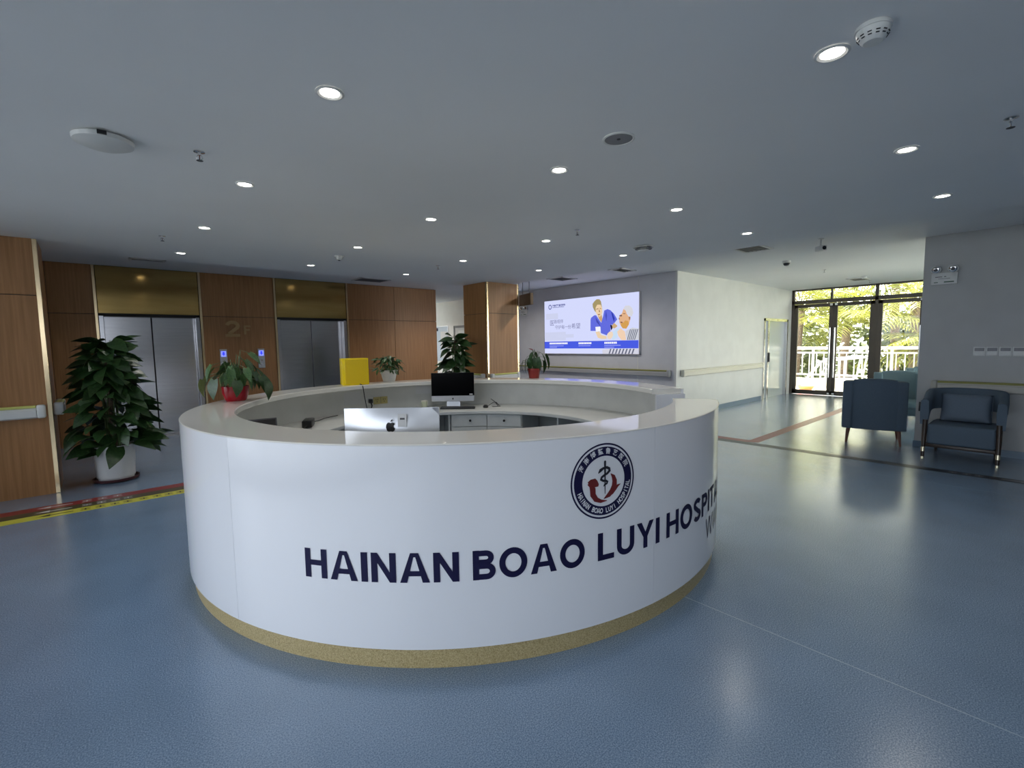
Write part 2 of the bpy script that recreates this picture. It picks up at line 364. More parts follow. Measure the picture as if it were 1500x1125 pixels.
# ---------------------------------------------------------------- elevators
def elevator(x0, x1, label):
    t = thing('elevator', label, 'elevator', ((x0+x1)/2, YE, 0)); hw = (x1-x0)/2
    part('header_panel', B(-hw, hw, -.004, .03, 2.13, 2.893, bev=.003, seg=1), BRASS, t)
    part('door_track', B(-hw, hw, .06, .30, 2.085, 2.125), DARKGAP, t, 0)
    for s in (-1, 1): part('jamb', B(min(s*hw, s*(hw-.06)), max(s*hw, s*(hw-.06)), .0, .30, 0, 2.09, bev=.003, seg=1), STEEL, t)
    part('door_leaf', B(-hw+.062, -.008, .155, .19, .012, 2.085, bev=.003, seg=1), STEEL, t, 0)
    part('door_leaf', B(.008, hw-.062, .165, .20, .012, 2.085, bev=.003, seg=1), STEEL, t, 0)
    part('sill', B(-hw, hw, .0, .32, .0, .012), ALU, t, 0)
    part('shaft_back', B(-hw, hw, .30, .33, 0, 2.13), DARKGAP, t, 0)
    return t
elevator(.13, 1.51, 'left elevator with steel doors and brass header, behind the big floor plant')
elevator(2.81, 4.22, 'right elevator with steel doors and brass header, behind the yellow box')
def call_panel(x, label):
    t = thing('call_button_panel', label, 'elevator button', (x, YE, 1.14), 0, 'elevator call panels')
    part('plate', B(-.06, .06, -.018, 0, 0, .375, bev=.004, seg=1), ALU, t)
    f = part('display', B(-.042, .042, -.021, -.017, .235, .34), BLUEG, t, 0, label='blue lit display')
    part('arrow', G().faces([(-.016, -.0225, .29), (-.016, -.0225, .325), (.016, -.0225, .325), (.016, -.0225, .29), (-.03, -.0225, .29), (.03, -.0225, .29), (0, -.0225, .252)], [(0, 1, 2, 3), (4, 5, 6)]), BLUEL, f, 0)
    for z in (.07, .15): part('button', G().cyl((0, -.018, z), (0, -.024, z), .02, n=16), CHROME, t)
call_panel(1.845, 'steel call panel with blue down arrow, nearer the left elevator')
call_panel(2.485, 'steel call panel with blue down arrow, nearer the right elevator')

# ---------------------------------------------------------------- lettering helpers (cap height 1, stroke st)
def ribbon(pts, wd):
    pts = [Vector(p) for p in pts]; n = len(pts); ws = wd if isinstance(wd, (list, tuple)) else [wd]*n
    closed = (pts[0]-pts[-1]).length < 1e-6; vs = []
    for i in range(n):
        a = pts[i-1] if i else (pts[-2] if closed else pts[0]); b = pts[i+1] if i < n-1 else (pts[1] if closed else pts[-1])
        t1 = (pts[i]-a); t2 = (b-pts[i]); t1 = t1.normalized() if t1.length > 1e-9 else t2.normalized(); t2 = t2.normalized() if t2.length > 1e-9 else t1
        t = (t1+t2).normalized(); nr = Vector((-t.y, t.x)); c = max(.4, nr.dot(Vector((-t1.y, t1.x))))
        vs += [pts[i]+nr*ws[i]/2/c, pts[i]-nr*ws[i]/2/c]
    return vs, [(2*i, 2*i+1, 2*i+3, 2*i+2) for i in range(n-1)]
def ell(cx, cy, rx, ry, a0, a1, n=20, p=1.0): return [(cx+rx*math.cos(R(a0+(a1-a0)*i/n)), cy+ry*math.sin(R(a0+(a1-a0)*i/n))) for i in range(n+1)]
def glyph(ch, st):
    """list of (verts, faces) and the width"""
    o = []; h = st/2
    def rect(x0, x1, y0, y1): o.append(([(x0, y0), (x1, y0), (x1, y1), (x0, y1)], [(0, 1, 2, 3)]))
    def poly(*p): o.append((list(p), [tuple(range(len(p)))]))
    def rib(p, ww=st): o.append(ribbon(p, ww))
    if ch == 'H': W = .80; rect(0, st, 0, 1); rect(W-st, W, 0, 1); rect(st, W-st, .43, .43+st*.9)
    elif ch == 'I': W = st*1.05; rect(0, W, 0, 1)
    elif ch == 'L': W = .66; rect(0, st, 0, 1); rect(st, W, 0, st*.95)
    elif ch == 'T': W = .76; rect(0, W, 1-st*.9, 1); rect(W/2-h, W/2+h, 0, 1-st*.9)
    elif ch == 'N':
        W = .80; rect(0, st, 0, 1); rect(W-st, W, 0, 1); poly((st, 1), (0, 1), (W-st, 0), (W, 0))
    elif ch == 'A':
        W = .94; c = W/2; poly((0, 0), (st*1.1, 0), (c+st*.02, 1), (c-st*.62, 1)); poly((W, 0), (c+st*.62, 1), (c-st*.02, 1), (W-st*1.1, 0))
        rect(.24, W-.24, .22, .22+st*.85); poly((c-st*.62, 1), (c+st*.62, 1), (c+st*.62-.03, .86), (c-st*.62+.03, .86))
    elif ch == 'Y':
        W = .86; c = W/2; rect(c-h, c+h, 0, .45); poly((0, 1), (st*1.15, 1), (c+h, .42), (c-h, .42)); poly((W, 1), (c+h, .42), (c-h, .42), (W-st*1.15, 1))
    elif ch == 'V': W = .9; c = W/2; poly((0, 1), (st*1.1, 1), (c+h, 0), (c-h, 0)); poly((W, 1), (c+h, 0), (c-h, 0), (W-st*1.1, 1))
    elif ch == 'W':
        W = 1.5
        for x in (0, .7):
            c = x+.4; poly((x, 1), (x+st*1.1, 1), (c+h, 0), (c-h, 0)); poly((x+.8, 1), (c+h, 0), (c-h, 0), (x+.8-st*1.1, 1))
    elif ch == 'O': W = .96; rib(ell(W/2, .5, W/2-h, .515-h, 0, 360, 36))
    elif ch == 'U': W = .78; rib([(h, 1)]+[(h, .7)]+ell(W/2, .36, W/2-h, .37-h, 180, 360, 18)+[(W-h, .7), (W-h, 1)])
    elif ch == 'P': W = .72; rect(0, st, 0, 1); rib([(st, 1-h)]+ell(W-.30, .70, .30-h, .30-h, 90, -90, 14)+[(st, .40+h)], st*.95)
    elif ch == 'B':
        W = .76; rect(0, st, 0, 1); rib([(st, 1-h)]+ell(W-.32, .745, .27-h, .255-h, 90, -90, 12)+[(st, .49+h)], st*.92)
        rib([(st, .51-h+.06)]+ell(W-.30, .285, .30-h, .285-h, 90, -90, 12)+[(st, h)], st*.95)
    elif ch == 'S':
        W = .74; rib(ell(W/2, .735, W/2-h-.01, .275-h, 20, 235, 14)+ell(W/2, .265, W/2-h, .275-h, 70, -160, 16))
    elif ch == '2':
        W = .80; rib(ell(W/2, .68, W/2-h, .32-h, 170, -35, 16)+[(.08+h, st*.9)]); rect(0, W, 0, st*.9)
    elif ch == 'F': W = .66; rect(0, st, 0, 1); rect(st, W, 1-st*.9, 1); rect(st, W*.88, .42, .42+st*.9)
    else: W = .4
    return o, W
def word_shapes(word, st, gap):
    x = 0; out = []
    for ch in word:
        s, wd = glyph(ch, st); out.append((ch, x, s, wd)); x += wd+gap
    return out, x-gap
def text_mesh(body, size=1.0, align='CENTER', bold=0.0):
    c = bpy.data.curves.new('t', 'FONT'); c.body = body; c.size = size; c.align_x = align; c.align_y = 'CENTER'; c.resolution_u = 2; c.offset = bold
    o = bpy.data.objects.new('t', c); COL.objects.link(o); bpy.context.view_layer.update()
    me = bpy.data.meshes.new_from_object(o.evaluated_get(bpy.context.evaluated_depsgraph_get()))
    v = [(a.co.x, a.co.y) for a in me.vertices]; f = [tuple(p.vertices) for p in me.polygons]
    bpy.data.objects.remove(o); bpy.data.curves.remove(c); bpy.data.meshes.remove(me)
    return v, f

NUMER = mat('bronze_numeral', (.46, .31, .15), .35, .9)
# "2F" brass numerals on the panel between the lifts
t = thing('floor_number', 'raised brass 2F floor sign between the two elevators', 'sign', (1.90, YE, 1.745))
for ch, x, z, sc in (('2', 0, 0, .30), ('F', .31, .045, .17)):
    g = G()
    for v, f in glyph(ch, .2)[0]:
        g.faces([(x+a[0]*sc, -.024, z+a[1]*sc) for a in v]+[(x+a[0]*sc, -.002, z+a[1]*sc) for a in v], list(f)+[tuple(i+len(v) for i in q) for q in f])
        n = len(v)
    part('numeral', g, NUMER, t, 0)

# ---------------------------------------------------------------- reception desk (ring, opening to the right)
CX, CY, RO = 2.4636, 3.4391, 2.085
A0, A1 = -33.5, 302.5
desk = thing('reception_desk', 'round white reception desk with HAINAN BOAO LUYI HOSPITAL lettering and white stone counter', 'reception desk', (CX, CY, 0))
AE = A1-3.0
seams = [A0, 69.8, 134.3, 198.8, 263.3, AE]
for a, b in zip(seams, seams[1:]):
    part('front_panel', G().arc([(2.058, .106), (RO, .106), (RO, 1.082), (2.058, 1.082)], a+.025, b-.025, int((b-a)/1.5)), DESKW, desk, 30)
part('plinth', G().arc([(2.0, 0), (2.063, 0), (2.063, .105), (2.0, .105)], A0, A1-.9, 200), GRANITE, desk, 30)
g = G().arc([(1.765, 1.045), (1.772, 1.042), (2.055, 1.042), (2.055, 1.083), (RO+.0015, 1.083), (RO+.0015, 1.087), (RO-.003, 1.09), (1.771, 1.09), (1.765, 1.084)], A0, AE, 220)
part('counter_top', g, STONE, desk, 25)
def rounded_end(rin, rout, z0, z1):                       # desk end by the opening, outer corner rounded
    r1 = .06
    def P(r, a): return (r*math.cos(R(a)), r*math.sin(R(a)))
    poly = [P(rin, AE), P(rin, A1)]
    e = Vector(P(1.0, A1)); tn = Vector((-e.y, e.x)); c = e*(rout-r1)-tn*r1
    for k in range(9):
        q = R(90-90*k/8); v = c+e*r1*math.cos(q)+tn*r1*math.sin(q); poly.append((v.x, v.y))
    poly.append(P(rout, AE))
    return G().prism(poly, z1-z0).map(lambda v: (v.x, v.y, v.z+z0))
part('counter_end', rounded_end(1.765, RO+.0015, 1.083, 1.09), STONE, desk, 25)
part('counter_end_body', rounded_end(1.765, RO, .106, 1.0825), DESKW, desk, 25)
part('inner_panel', G().arc([(1.94, .74), (1.96, .74), (1.96, 1.043), (1.94, 1.043)], A0+.5, AE, 160), INNER, desk, 30)
part('back_panel', G().arc([(1.99, .05), (2.0, .05), (2.0, 1.04), (1.99, 1.04)], A0+.5, AE, 120), INNER, desk, 30)
part('worktop', G().arc([(1.305, .722), (1.94, .722), (1.94, .76), (1.305, .76), (1.30, .755), (1.30, .727)], A0+.5, AE, 160), INNER, desk, 30)
def radial(a, r0, r1, z0, z1, t, sgn):
    e = Vector((math.cos(R(a)), math.sin(R(a)))); n = Vector((-e.y, e.x))*t*sgn; g = G()
    p = [e*r0, e*r1, e*r1+n, e*r0+n]
    return g.prism([(v.x, v.y) for v in p], z1-z0).map(lambda v: (v.x, v.y, v.z+z0))
part('end_panel', radial(A0, 1.80, RO, .0, 1.041, .03, -1), DESKW, desk, 0)
# cupboard under the far worktop: two drawers above two doors
cab = part('cupboard', G().arc([(1.355, .08), (1.9, .08), (1.9, .72), (1.355, .72)], 25, 61, 14), INNER, desk, 30)
def front(name, a0, a1, z0, z1, ka):
    f = part(name, G().arc([(1.335, z0), (1.353, z0), (1.353, z1), (1.335, z1)], a0, a1, 8), INNER, desk, 30)
    e = Vector((math.cos(R(ka)), math.sin(R(ka)))); z = (z0+z1)/2 if name == 'drawer' else z1-.05
    part('knob', G().tube([(e.x*1.335, e.y*1.335, z), (e.x*1.32, e.y*1.32, z), (e.x*1.315, e.y*1.315, z), (e.x*1.305, e.y*1.305, z)], [.006, .006, .015, .012], 12), BLACK, f)
front('drawer', 43.2, 60.6, .575, .712, 51.5); front('drawer', 25.4, 42.8, .575, .712, 34)
front('door', 43.2, 60.6, .09, .567, 44.8); front('door', 25.4, 42.8, .09, .567, 41.2)
for a in (-20, 5, 61.5, 85, 130, 175, 220, 265): part('support_panel', radial(a, 1.36, 1.99, .0, .722, .018, 1), INNER, desk, 0)
# lettering: every letter bent round the drum
def bend(x, z, r): a = x/RO; return (r*math.cos(a), r*math.sin(a), z)
def letters(word, a_start, a_end, z0, hgt, st, gap=.12):
    sh, tot = word_shapes(word, st, gap); x0 = R(a_start)*RO; k = (R(a_end)-R(a_start))*RO/tot
    for ch, x, s, wd in sh:
        g = G()
        for v, f in s: g.faces([(p[0], p[1], 0) for p in v], f)
        g.map(lambda v: bend(x0+(x+v.x)*k, z0+v.y*hgt, RO+.0022))
        part('letter', g, NAVY, desk, 0)
letters('HAINAN', -147.5, -126.75, .437, .143, .205)
letters('BOAO', -125.0, -109.55, .437, .143, .205)
letters('LUYI', -107.45, -95.45, .441, .143, .205)
letters('HOSPITAL', -93.75, -65.6, .445, .143, .205)
letters('WWW', -79.1, -64.5, .27, .135, .11, .1)
# emblem
ex, ez, er = R(-106.4)*RO, .849, .192
def ebend(u, v, lift): return bend(ex+u*er, ez+v*er, RO+lift)
def disc_ring(r0, r1, n=72):
    v = []; f = []
    for i in range(n):
        a = 2*PI*i/n; v += [(r0*math.cos(a), r0*math.sin(a)), (r1*math.cos(a), r1*math.sin(a))]
        j = (i+1) % n; f.append((2*i, 2*i+1, 2*j+1, 2*j))
    return v, f
def emb(name, shapes, m, lift, parent, label=None):
    g = G()
    for v, f in shapes: g.faces([(p[0], p[1], 0) for p in v], f)
    g.map(lambda v: ebend(v.x, v.y, lift)); return part(name, g, m, parent, 0, label)
em = emb('emblem', [disc_ring(.955, 1.0), disc_ring(.665, .905)], NAVY, .0020, desk, 'round hospital emblem with staff and snake in a navy ring')
grid = []
emb('emblem_field', [disc_ring(a*.0833, (a+1)*.0833) for a in range(12)], WHITEV, .0010, em)
cn = '海南博鳌鲁艺医院'; sh = []
for i, ch in enumerate(cn):
    a = R(150-120*i/7); v, f = text_mesh(ch, .17, bold=.002); c, s_ = math.cos(a-PI/2), math.sin(a-PI/2)
    sh.append(([(.785*math.cos(a)+x*c-y*s_, .785*math.sin(a)+x*s_+y*c) for x, y in v], f))
bt = 'HAINAN BOAO LUYI HOSPITAL'; n = len(bt)
for i, ch in enumerate(bt):
    if ch == ' ': continue
    a = R(200+152*i/(n-1)); s, wd = glyph(ch, .2); q = .135; c, s_ = math.cos(a+PI/2), math.sin(a+PI/2)
    for v, f in s: sh.append(([(.785*math.cos(a)+(x-wd/2)*q*.75*c-(y-.5)*q*s_, .785*math.sin(a)+(x-wd/2)*q*.75*s_+(y-.5)*q*c) for x, y in v], f))
emb('emblem_lettering', sh, WHITEV, .0030, em)['kind'] = 'stuff'
stf = [ribbon([(.02, .50), (.02, -.34)], [.065, .02]), ([(.02+.035*math.cos(k*PI/6), .50+.045*math.sin(k*PI/6)) for k in range(12)], [tuple(range(12))])]
snake = [(-.20, .13), (-.13, .24), (-.04, .31), (.08, .33), (.16, .27), (.17, .18), (.10, .09), (.0, .03), (-.09, -.04), (-.11, -.13), (-.04, -.19), (.05, -.20), (.10, -.25), (.08, -.32), (.0, -.36), (-.03, -.42)]
snake = [(x*.95, (y+.42)*.66-.14) for x, y in snake]
stf.append(ribbon(snake, [.02, .09, .065, .07, .07, .07, .065, .065, .06, .06, .06, .055, .055, .05, .04, .02]))
emb('staff_and_snake', stf, mat('black_vinyl', (.008, .008, .016), .45), .0032, em)
red1 = ribbon([(-.60, -.20), (-.47, -.24), (-.42, -.40), (-.41, -.60), (-.30, -.78), (-.12, -.87), (.10, -.88)][::1], [.03, .16, .20, .19, .17, .12, .02])
redh = ([(-.60, -.12), (-.50, -.04), (-.33, -.02), (-.26, -.10), (-.20, -.24), (-.22, -.32), (-.34, -.33), (-.44, -.36), (-.52, -.30)], [tuple(range(9))])
red2 = ribbon([(.24, .07), (.34, -.04), (.39, -.20), (.38, -.38), (.30, -.56), (.16, -.70), (-.02, -.80)], [.02, .13, .17, .19, .20, .16, .02])
red3 = ribbon([(.62, -.36), (.52, -.40), (.42, -.50), (.30, -.64), (.12, -.76)], [.02, .08, .11, .10, .03])
for q in (red1, redh, red2, red3):
    for i, p in enumerate(q[0]): q[0][i] = (p[0]*.85, p[1]*.74+.12)
emb('red_hands', [red1, redh, red2, red3], REDV, .0026, em, 'dark red curved shape cradling the staff')
# papers, sockets on the inner face
def on_inner(a, z, wdt, hgt, name, m, thick=.002, parent=desk, label=None, r=1.94):
    d = wdt/r/2*180/PI
    return part(name, G().arc([(r-thick, z-hgt/2), (r, z-hgt/2), (r, z+hgt/2), (r-thick, z+hgt/2)], a-d, a+d, 4), m, parent, 30, label)
on_inner(96.3, .93, .21, .15, 'notice', PAPER, .002, label='white paper notice taped inside the desk')
on_inner(69.6, .975, .21, .11, 'notice', PAPER, .002, label='white paper notice taped inside the desk')
IVORY = mat('yellowed_socket', (.50, .42, .17), .45)
for a, m, lb in ((90.0, LWHITE, 'white socket plate'), (87.3, IVORY, 'yellowed socket plate'), (84.6, IVORY, 'yellowed socket plate')):
    sk = on_inner(a, .875, .086, .086, 'socket', m, .010, label=lb)
    for da, dz in ((-.35, .012), (.35, .012), (0, -.014)): on_inner(a+da, .875+dz, .006, .016, 'slot', BLACK, .0112, sk)

# ---------------------------------------------------------------- things on the desk
def imac(loc, rz, label, cable=True):
    t = thing('computer', label, 'computer', loc, rz)        # local: screen faces -Y, back faces +Y
    w2 = .264
    part('screen_glass', B(-w2, w2, -.006, -.001, .148, .432, bev=.002, seg=1), SCREENB, t)
    part('chin', B(-w2, w2, -.006, -.001, .078, .146, bev=.002, seg=1), ALU, t)
    g = G(); n = 12; m = 8; vs = []; fs = []
    for j in range(m+1):
        for i in range(n+1):
            u = i/n*2-1; v = j/m*2-1
            d = .006+.036*(1-abs(u)**2.2)*(1-abs(v)**2.4)
            vs.append((u*w2, d, .255+v*.177))
    for j in range(m):
        for i in range(n): a = j*(n+1)+i; fs.append((a, a+1, a+n+2, a+n+1))
    g.faces(vs, fs); g.box(-w2, w2, -.001, .006, .078, .432, bev=.002, seg=1)
    bk = part('back_shell', g, ALU, t, 60)
    # fruit mark on the back and on the chin
    def mark(sc, y, z, sgn, par):
        body = [(0, .30), (.16, .40), (.34, .34), (.42, .22), (.30, .12), (.27, -.02), (.34, -.16), (.44, -.22), (.36, -.42), (.22, -.56), (.10, -.55), (0, -.50), (-.10, -.55), (-.22, -.56), (-.38, -.38), (-.46, -.10), (-.42, .18), (-.30, .36), (-.14, .40)]
        leaf = [(.0, .44), (.03, .58), (.12, .68), (.22, .72), (.20, .58), (.11, .48)]
        g = G()
        for pl in (body, leaf):
            c = (sum(p[0] for p in pl)/len(pl), sum(p[1] for p in pl)/len(pl)); k = len(pl)
            g.faces([(c[0]*sc*sgn, y, z+c[1]*sc)]+[(p[0]*sc*sgn, y, z+p[1]*sc) for p in pl], [(0, 1+i, 1+(i+1) % k) for i in range(k)])
        part('logo', g, BLACK, par, 0)
    mark(.056, .0425, .334, -1, bk); mark(.022, -.0075, .112, 1, t)
    part('stand', B(-.085, .085, .035, .043, .0, .20, bev=.003, seg=1, rot=Matrix.Rotation(R(-8), 3, 'X')).box(-.09, .09, -.075, .09, .0, .008, bev=.003, seg=1), ALU, t)
    return t, bk
zt = .7602
t, bk = imac((1.237, 2.418, zt), R(139.3), 'silver all-in-one computer seen from behind, at the near side of the desk')
part('sticker', B(-.088, -.040, .034, .0395, .330, .402), PAPER, bk, 0, label='white asset sticker')
part('sticker_print', B(-.078, -.052, .039, .0398, .370, .380), GREYDARK, t, 0)
t, bk = imac((3.318, 4.862, zt), R(-41.4), 'all-in-one computer with black screen facing out, at far side of desk')
part('sticker', B(.205, .245, -.0068, -.0058, .156, .170), PAPER, t, 0, label='small white sticker on the screen corner')
far_ang = R(-41.4)
def desk_thing(name, label, cat, x, y, rz): return thing(name, label, cat, (x, y, zt), rz)
t = desk_thing('keyboard', 'black keyboard below the black screen', 'keyboard', 3.30, 4.74, far_ang)
part('case', B(-.21, .21, -.06, .06, 0, .018, bev=.004), BLACK, t)
g = G()
for r_ in range(5):
    for c in range(16): g.box(-.2+c*.025, -.2+c*.025+.021, -.05+r_*.021, -.05+r_*.021+.017, .018, .024)
part('keys', g, GREYDARK, t, 0, kind='stuff')
t = desk_thing('mouse', 'black computer mouse with its looped cord, right of the keyboard', 'mouse', 3.59, 4.56, far_ang)
part('shell', G().lathe([(.052, 0), (.054, .012), (.045, .026), (.025, .034), (0, .036)], 20, sx=.62, sy=1), BLACK, t)
part('cord', G().tube([(0, .05, .012), (.03, .10, .01), (.09, .10, .05), (.13, .04, .06), (.16, .0, .03), (.15, .08, .008), (.10, .16, .06), (.06, .14, .09), (.12, .1, .05), (.18, .05, .006), (.08, .02, .006)], .0035, 6), CABLE, t)
t = desk_thing('cup', 'small pale green cup left of the far computer', 'cup', 3.035, 5.07, 0)
part('body', G().lathe([(0, 0), (.033, 0), (.036, .01), (.038, .085), (.034, .085), (.032, .012), (0, .01)], 24), mat('pale_green_ceramic', (.55, .58, .42), .3), t)
part('lid', G().lathe([(.040, .085), (.041, .095), (.02, .101), (0, .102)], 24), CREAM, t)
part('handle', G().tube([(-.036, 0, .065), (-.058, 0, .06), (-.06, 0, .035), (-.036, 0, .025)], .005, 8), mat('pale_green_handle', (.55, .58, .42), .3), t)
# laptop with its dark lid toward the camera
t = desk_thing('laptop', 'grey laptop with dark screen, on left end of the inner worktop', 'laptop', .845, 3.775, R(-8))
part('base', B(-.17, .17, -.12, .12, 0, .016, bev=.004), ALU, t)
part('screen', B(-.17, .17, .118, .126, .012, .245, bev=.003, rot=Matrix.Rotation(R(-12), 3, 'X'), piv=(0, .12, .012)), GREYDARK, t)
part('display', B(-.16, .16, .1165, .1185, .022, .235, rot=Matrix.Rotation(R(-12), 3, 'X'), piv=(0, .12, .012)), mat('dim_screen', (.03, .026, .024), .25), t, 0)
# power brick and cables
t = desk_thing('power_adapter', 'black power brick with tangled cables on the left worktop', 'adapter', 1.55, 4.78, R(64))
part('brick', B(-.11, .11, -.045, .045, 0, .07, bev=.01), BLACK, t)
part('cable', G().tube([(-.1, 0, .02), (-.16, .02, .01), (-.24, -.06, .008), (-.32, .05, .008), (-.2, .1, .008), (-.3, -.1, .01), (-.42, -.02, .008), (-.5, .08, .008)], .006, 6), CABLE, t)
part('cable', G().tube([(.1, 0, .03), (.18, -.02, .015), (.3, -.06, .008), (.45, -.1, .008), (.62, -.22, .008)], .004, 6), CABLE, t)
# black plug in the white socket
def inner_pt(a, z, r): return Vector((CX+r*math.cos(R(a)), CY+r*math.sin(R(a)), z))
t = thing('power_plug', 'black plug with cord in white socket inside the desk', 'plug', inner_pt(90.0, .875, 1.926))
part('plug_body', B(-.02, .02, -.045, .0, -.022, .03, bev=.008), BLACK, t)
part('cord', G().tube([(0, -.03, -.01), (.0, -.05, -.05), (-.02, -.06, -.10), (-.06, -.10, -.11)], [.012, .008, .006, .005], 8), CABLE, t)
# yellow box
t = thing('yellow_box', 'bright yellow acrylic box standing on the far counter', 'box', (2.30, 5.40, 1.0905), R(-14))
bx = B(-.145, .145, -.11, .11, 0, .305, bev=.004)
part('shell', bx, YELLOW, t)
part('front_panel', B(-.115, .135, -.113, -.109, .012, .29), mat('deep_yellow_acrylic', (.80, .55, .009), .3), t, 0)
part('power_cord', G().tube([(.04, -.10, .008), (.05, -.17, .004), (.055, -.21, -.02), (.07, -.215, -.15), (.10, -.20, -.32)], .005, 6), CABLE, t)

# ---------------------------------------------------------------- plants
def leaf_mesh(name, m, wd=.45, droop=.25, fold=.18, heart=True, nl=6):
    """length 1 along +Y, normal +Z"""
    vs = []; fs = []
    for i in range(nl+1):
        y = i/nl
        if heart: ww = wd*(math.sin(PI*min(1, y*.86+.14)**.8))*(1.0 if y < .97 else .05)
        else: ww = wd*math.sin(PI*min(1, y+.02))**.8
        if i == nl: ww = .004
        z = -droop*y*y
        vs += [(-ww/2, y-.10*(1-y)*(1 if heart and i == 0 else 0), z+fold*ww*.5), (0, y, z), (ww/2, y-.10*(1-y)*(1 if heart and i == 0 else 0), z+fold*ww*.5)]
    for i in range(nl):
        a = 3*i; fs += [(a, a+1, a+4, a+3), (a+1, a+2, a+5, a+4)]
    g = G(); g.faces(vs, fs)
    return g.mesh(name, m, 180)
LD = leaf_mesh('leaf_dark', LEAFD, .62, .3, .14); LM = leaf_mesh('leaf_mid', LEAFM, .5, .35); LV = leaf_mesh('leaf_variegated', LEAFV, .42, .45)
LN = leaf_mesh('leaf_narrow', LEAFD, .34, .3, heart=False); LS = leaf_mesh('leaf_small', LEAFM, .5, .2, nl=4)
def add_leaf(root, me, pos, az, pitch, roll, sc, name='leaf'):
    m = Matrix.Translation(pos) @ Matrix.Rotation(az, 4, 'Z') @ Matrix.Rotation(pitch, 4, 'X') @ Matrix.Rotation(roll, 4, 'Y') @ Matrix.Scale(sc, 4)
    o = bpy.data.objects.new(name, me); COL.objects.link(o); o.parent = root; o.matrix_local = m
    return o
def floor_plant(loc, label, height, seed, n=150, rad=.42, pot=True, s=1.0):
    rr = random.Random(seed)
    t = thing('potted_plant', label, 'plant', loc)
    part('saucer', G().lathe([(0, 0), (.19, 0), (.215, .015), (.22, .04), (.205, .04), (.2, .02), (0, .018)], 32), MAROON, t)
    prof = [(0, .02), (.165, .02), (.17, .045), (.178, .05), (.195, .40), (.205, .405), (.208, .425), (.19, .425), (.18, .38), (0, .375)]
    g = G(); g.lathe(prof, 48)
    for v in g.b.verts:                                   # fluted outside
        r_ = math.hypot(v.co.x, v.co.y)
        if r_ > .17 and .05 <= v.co.z < .4:
            k = 1+.012*math.cos(math.atan2(v.co.y, v.co.x)*24); v.co.x *= k; v.co.y *= k
    part('pot', g, WPOT, t, 30)
    part('soil', G().lathe([(0, .39), (.1, .393), (.182, .385)], 24), SOIL, t)
    part('support_pole', G().cyl((0, 0, .36), (0, 0, height-.12), .035, .028, 12), TRUNK, t)
    g = G()
    for k in range(7):
        a = k*.9; g.tube([(.06*math.cos(a), .06*math.sin(a), .38), (.07*math.cos(a+.8), .07*math.sin(a+.8), .38+(height-.4)*.5), (.05*math.cos(a+1.6), .05*math.sin(a+1.6), height-.15)], .008, 6)
    part('stem', g, STEM, t)
    for i in range(n):
        h_ = (i+.5)/n; z = .36+(height-.44)*h_**1.02
        az = i*2.39996+rr.uniform(-.3, .3)
        env = rad*(1.0-.48*h_) * (1 if h_ > .08 else .9)
        sc = rr.uniform(.19, .27)*s*(1-.1*h_)
        r0 = max(.05, env-sc*rr.uniform(.75, 1.05)) if rr.random() < .75 else rr.uniform(.05, env*.6)
        pos = Vector((-math.sin(az)*r0, math.cos(az)*r0, z+rr.uniform(-.02, .04)))
        az2 = az+rr.uniform(-.5, .5); tipx = loc[0]+pos.x-math.sin(az2)*sc; tipy = loc[1]+pos.y+math.cos(az2)*sc
        if any(x0 < tipx < x1 and tipy > y0 for x0, x1, y0 in ((-1.2, -.30, 7.0), (5.56, 6.5, 6.98))): pos.x *= -1; az2 = -az2
        add_leaf(t, LD, pos, az2, rr.uniform(-.7, .3)+(.35 if h_ > .9 else 0), rr.uniform(-.8, .8), sc)
    for i in range(5):
        az = i*1.3; add_leaf(t, LD, Vector((-math.sin(az)*.05, math.cos(az)*.05, height-.16)), az, rr.uniform(.1, .7), 0, .22*s)
    return t
floor_plant((.13, 7.27, 0), 'tall leafy floor plant in white fluted pot beside the left column', 1.72, 3, 210, .56, s=1.1)
floor_plant((4.76, 6.86, 0), 'leafy floor plant behind far computer, beside the second column', 1.72, 9, 130, .47, s=1.15)
# red pot with variegated trailing leaves (left of the counter)
def stemmed(t, pot_z, leaves, stem_m=STEM):
    g = G()
    for (me, tip, sc, pitch) in leaves:
        tip = Vector(tip); mid = Vector((tip.x*.45, tip.y*.45, max(tip.z, pot_z)+.03)); g.tube([(tip.x*.1, tip.y*.1, pot_z-.02), mid, tip], .003, 5)
        az = math.atan2(-tip.x, tip.y); add_leaf(t, me, tip, az, pitch, rnd.uniform(-.5, .5), sc)
    part('stem', g, stem_m, t)
t = thing('potted_plant', 'small green plant in glossy red pot on left side of counter', 'plant', (.90, 4.58, 1.0905))
part('pot', G().lathe([(0, 0), (.075, 0), (.085, .012), (.10, .07), (.104, .125), (.097, .125), (.092, .10), (0, .10)], 32), REDPOT, t)
part('soil', G().lathe([(0, .108), (.094, .104)], 20), SOIL, t)
lv = []
for i in range(34):
    az = i*2.4; rr_ = rnd.uniform(.06, .24); side = math.cos(az-.72)
    h_ = rnd.uniform(.2, .36) if i % 3 else rnd.uniform(.2, .28)
    lv.append((LV if (-.75*math.sin(az)*-1 if False else (math.cos(az)*.749+math.sin(az)*-.663)) < -.35 and i % 2 else (LM if i % 3 else LD), (rr_*math.cos(az), rr_*math.sin(az), h_*(1.15-rr_*1.6)), rnd.uniform(.10, .16), rnd.uniform(-1.3, -.5)))
rt_ = Vector((.749, -.663, 0))
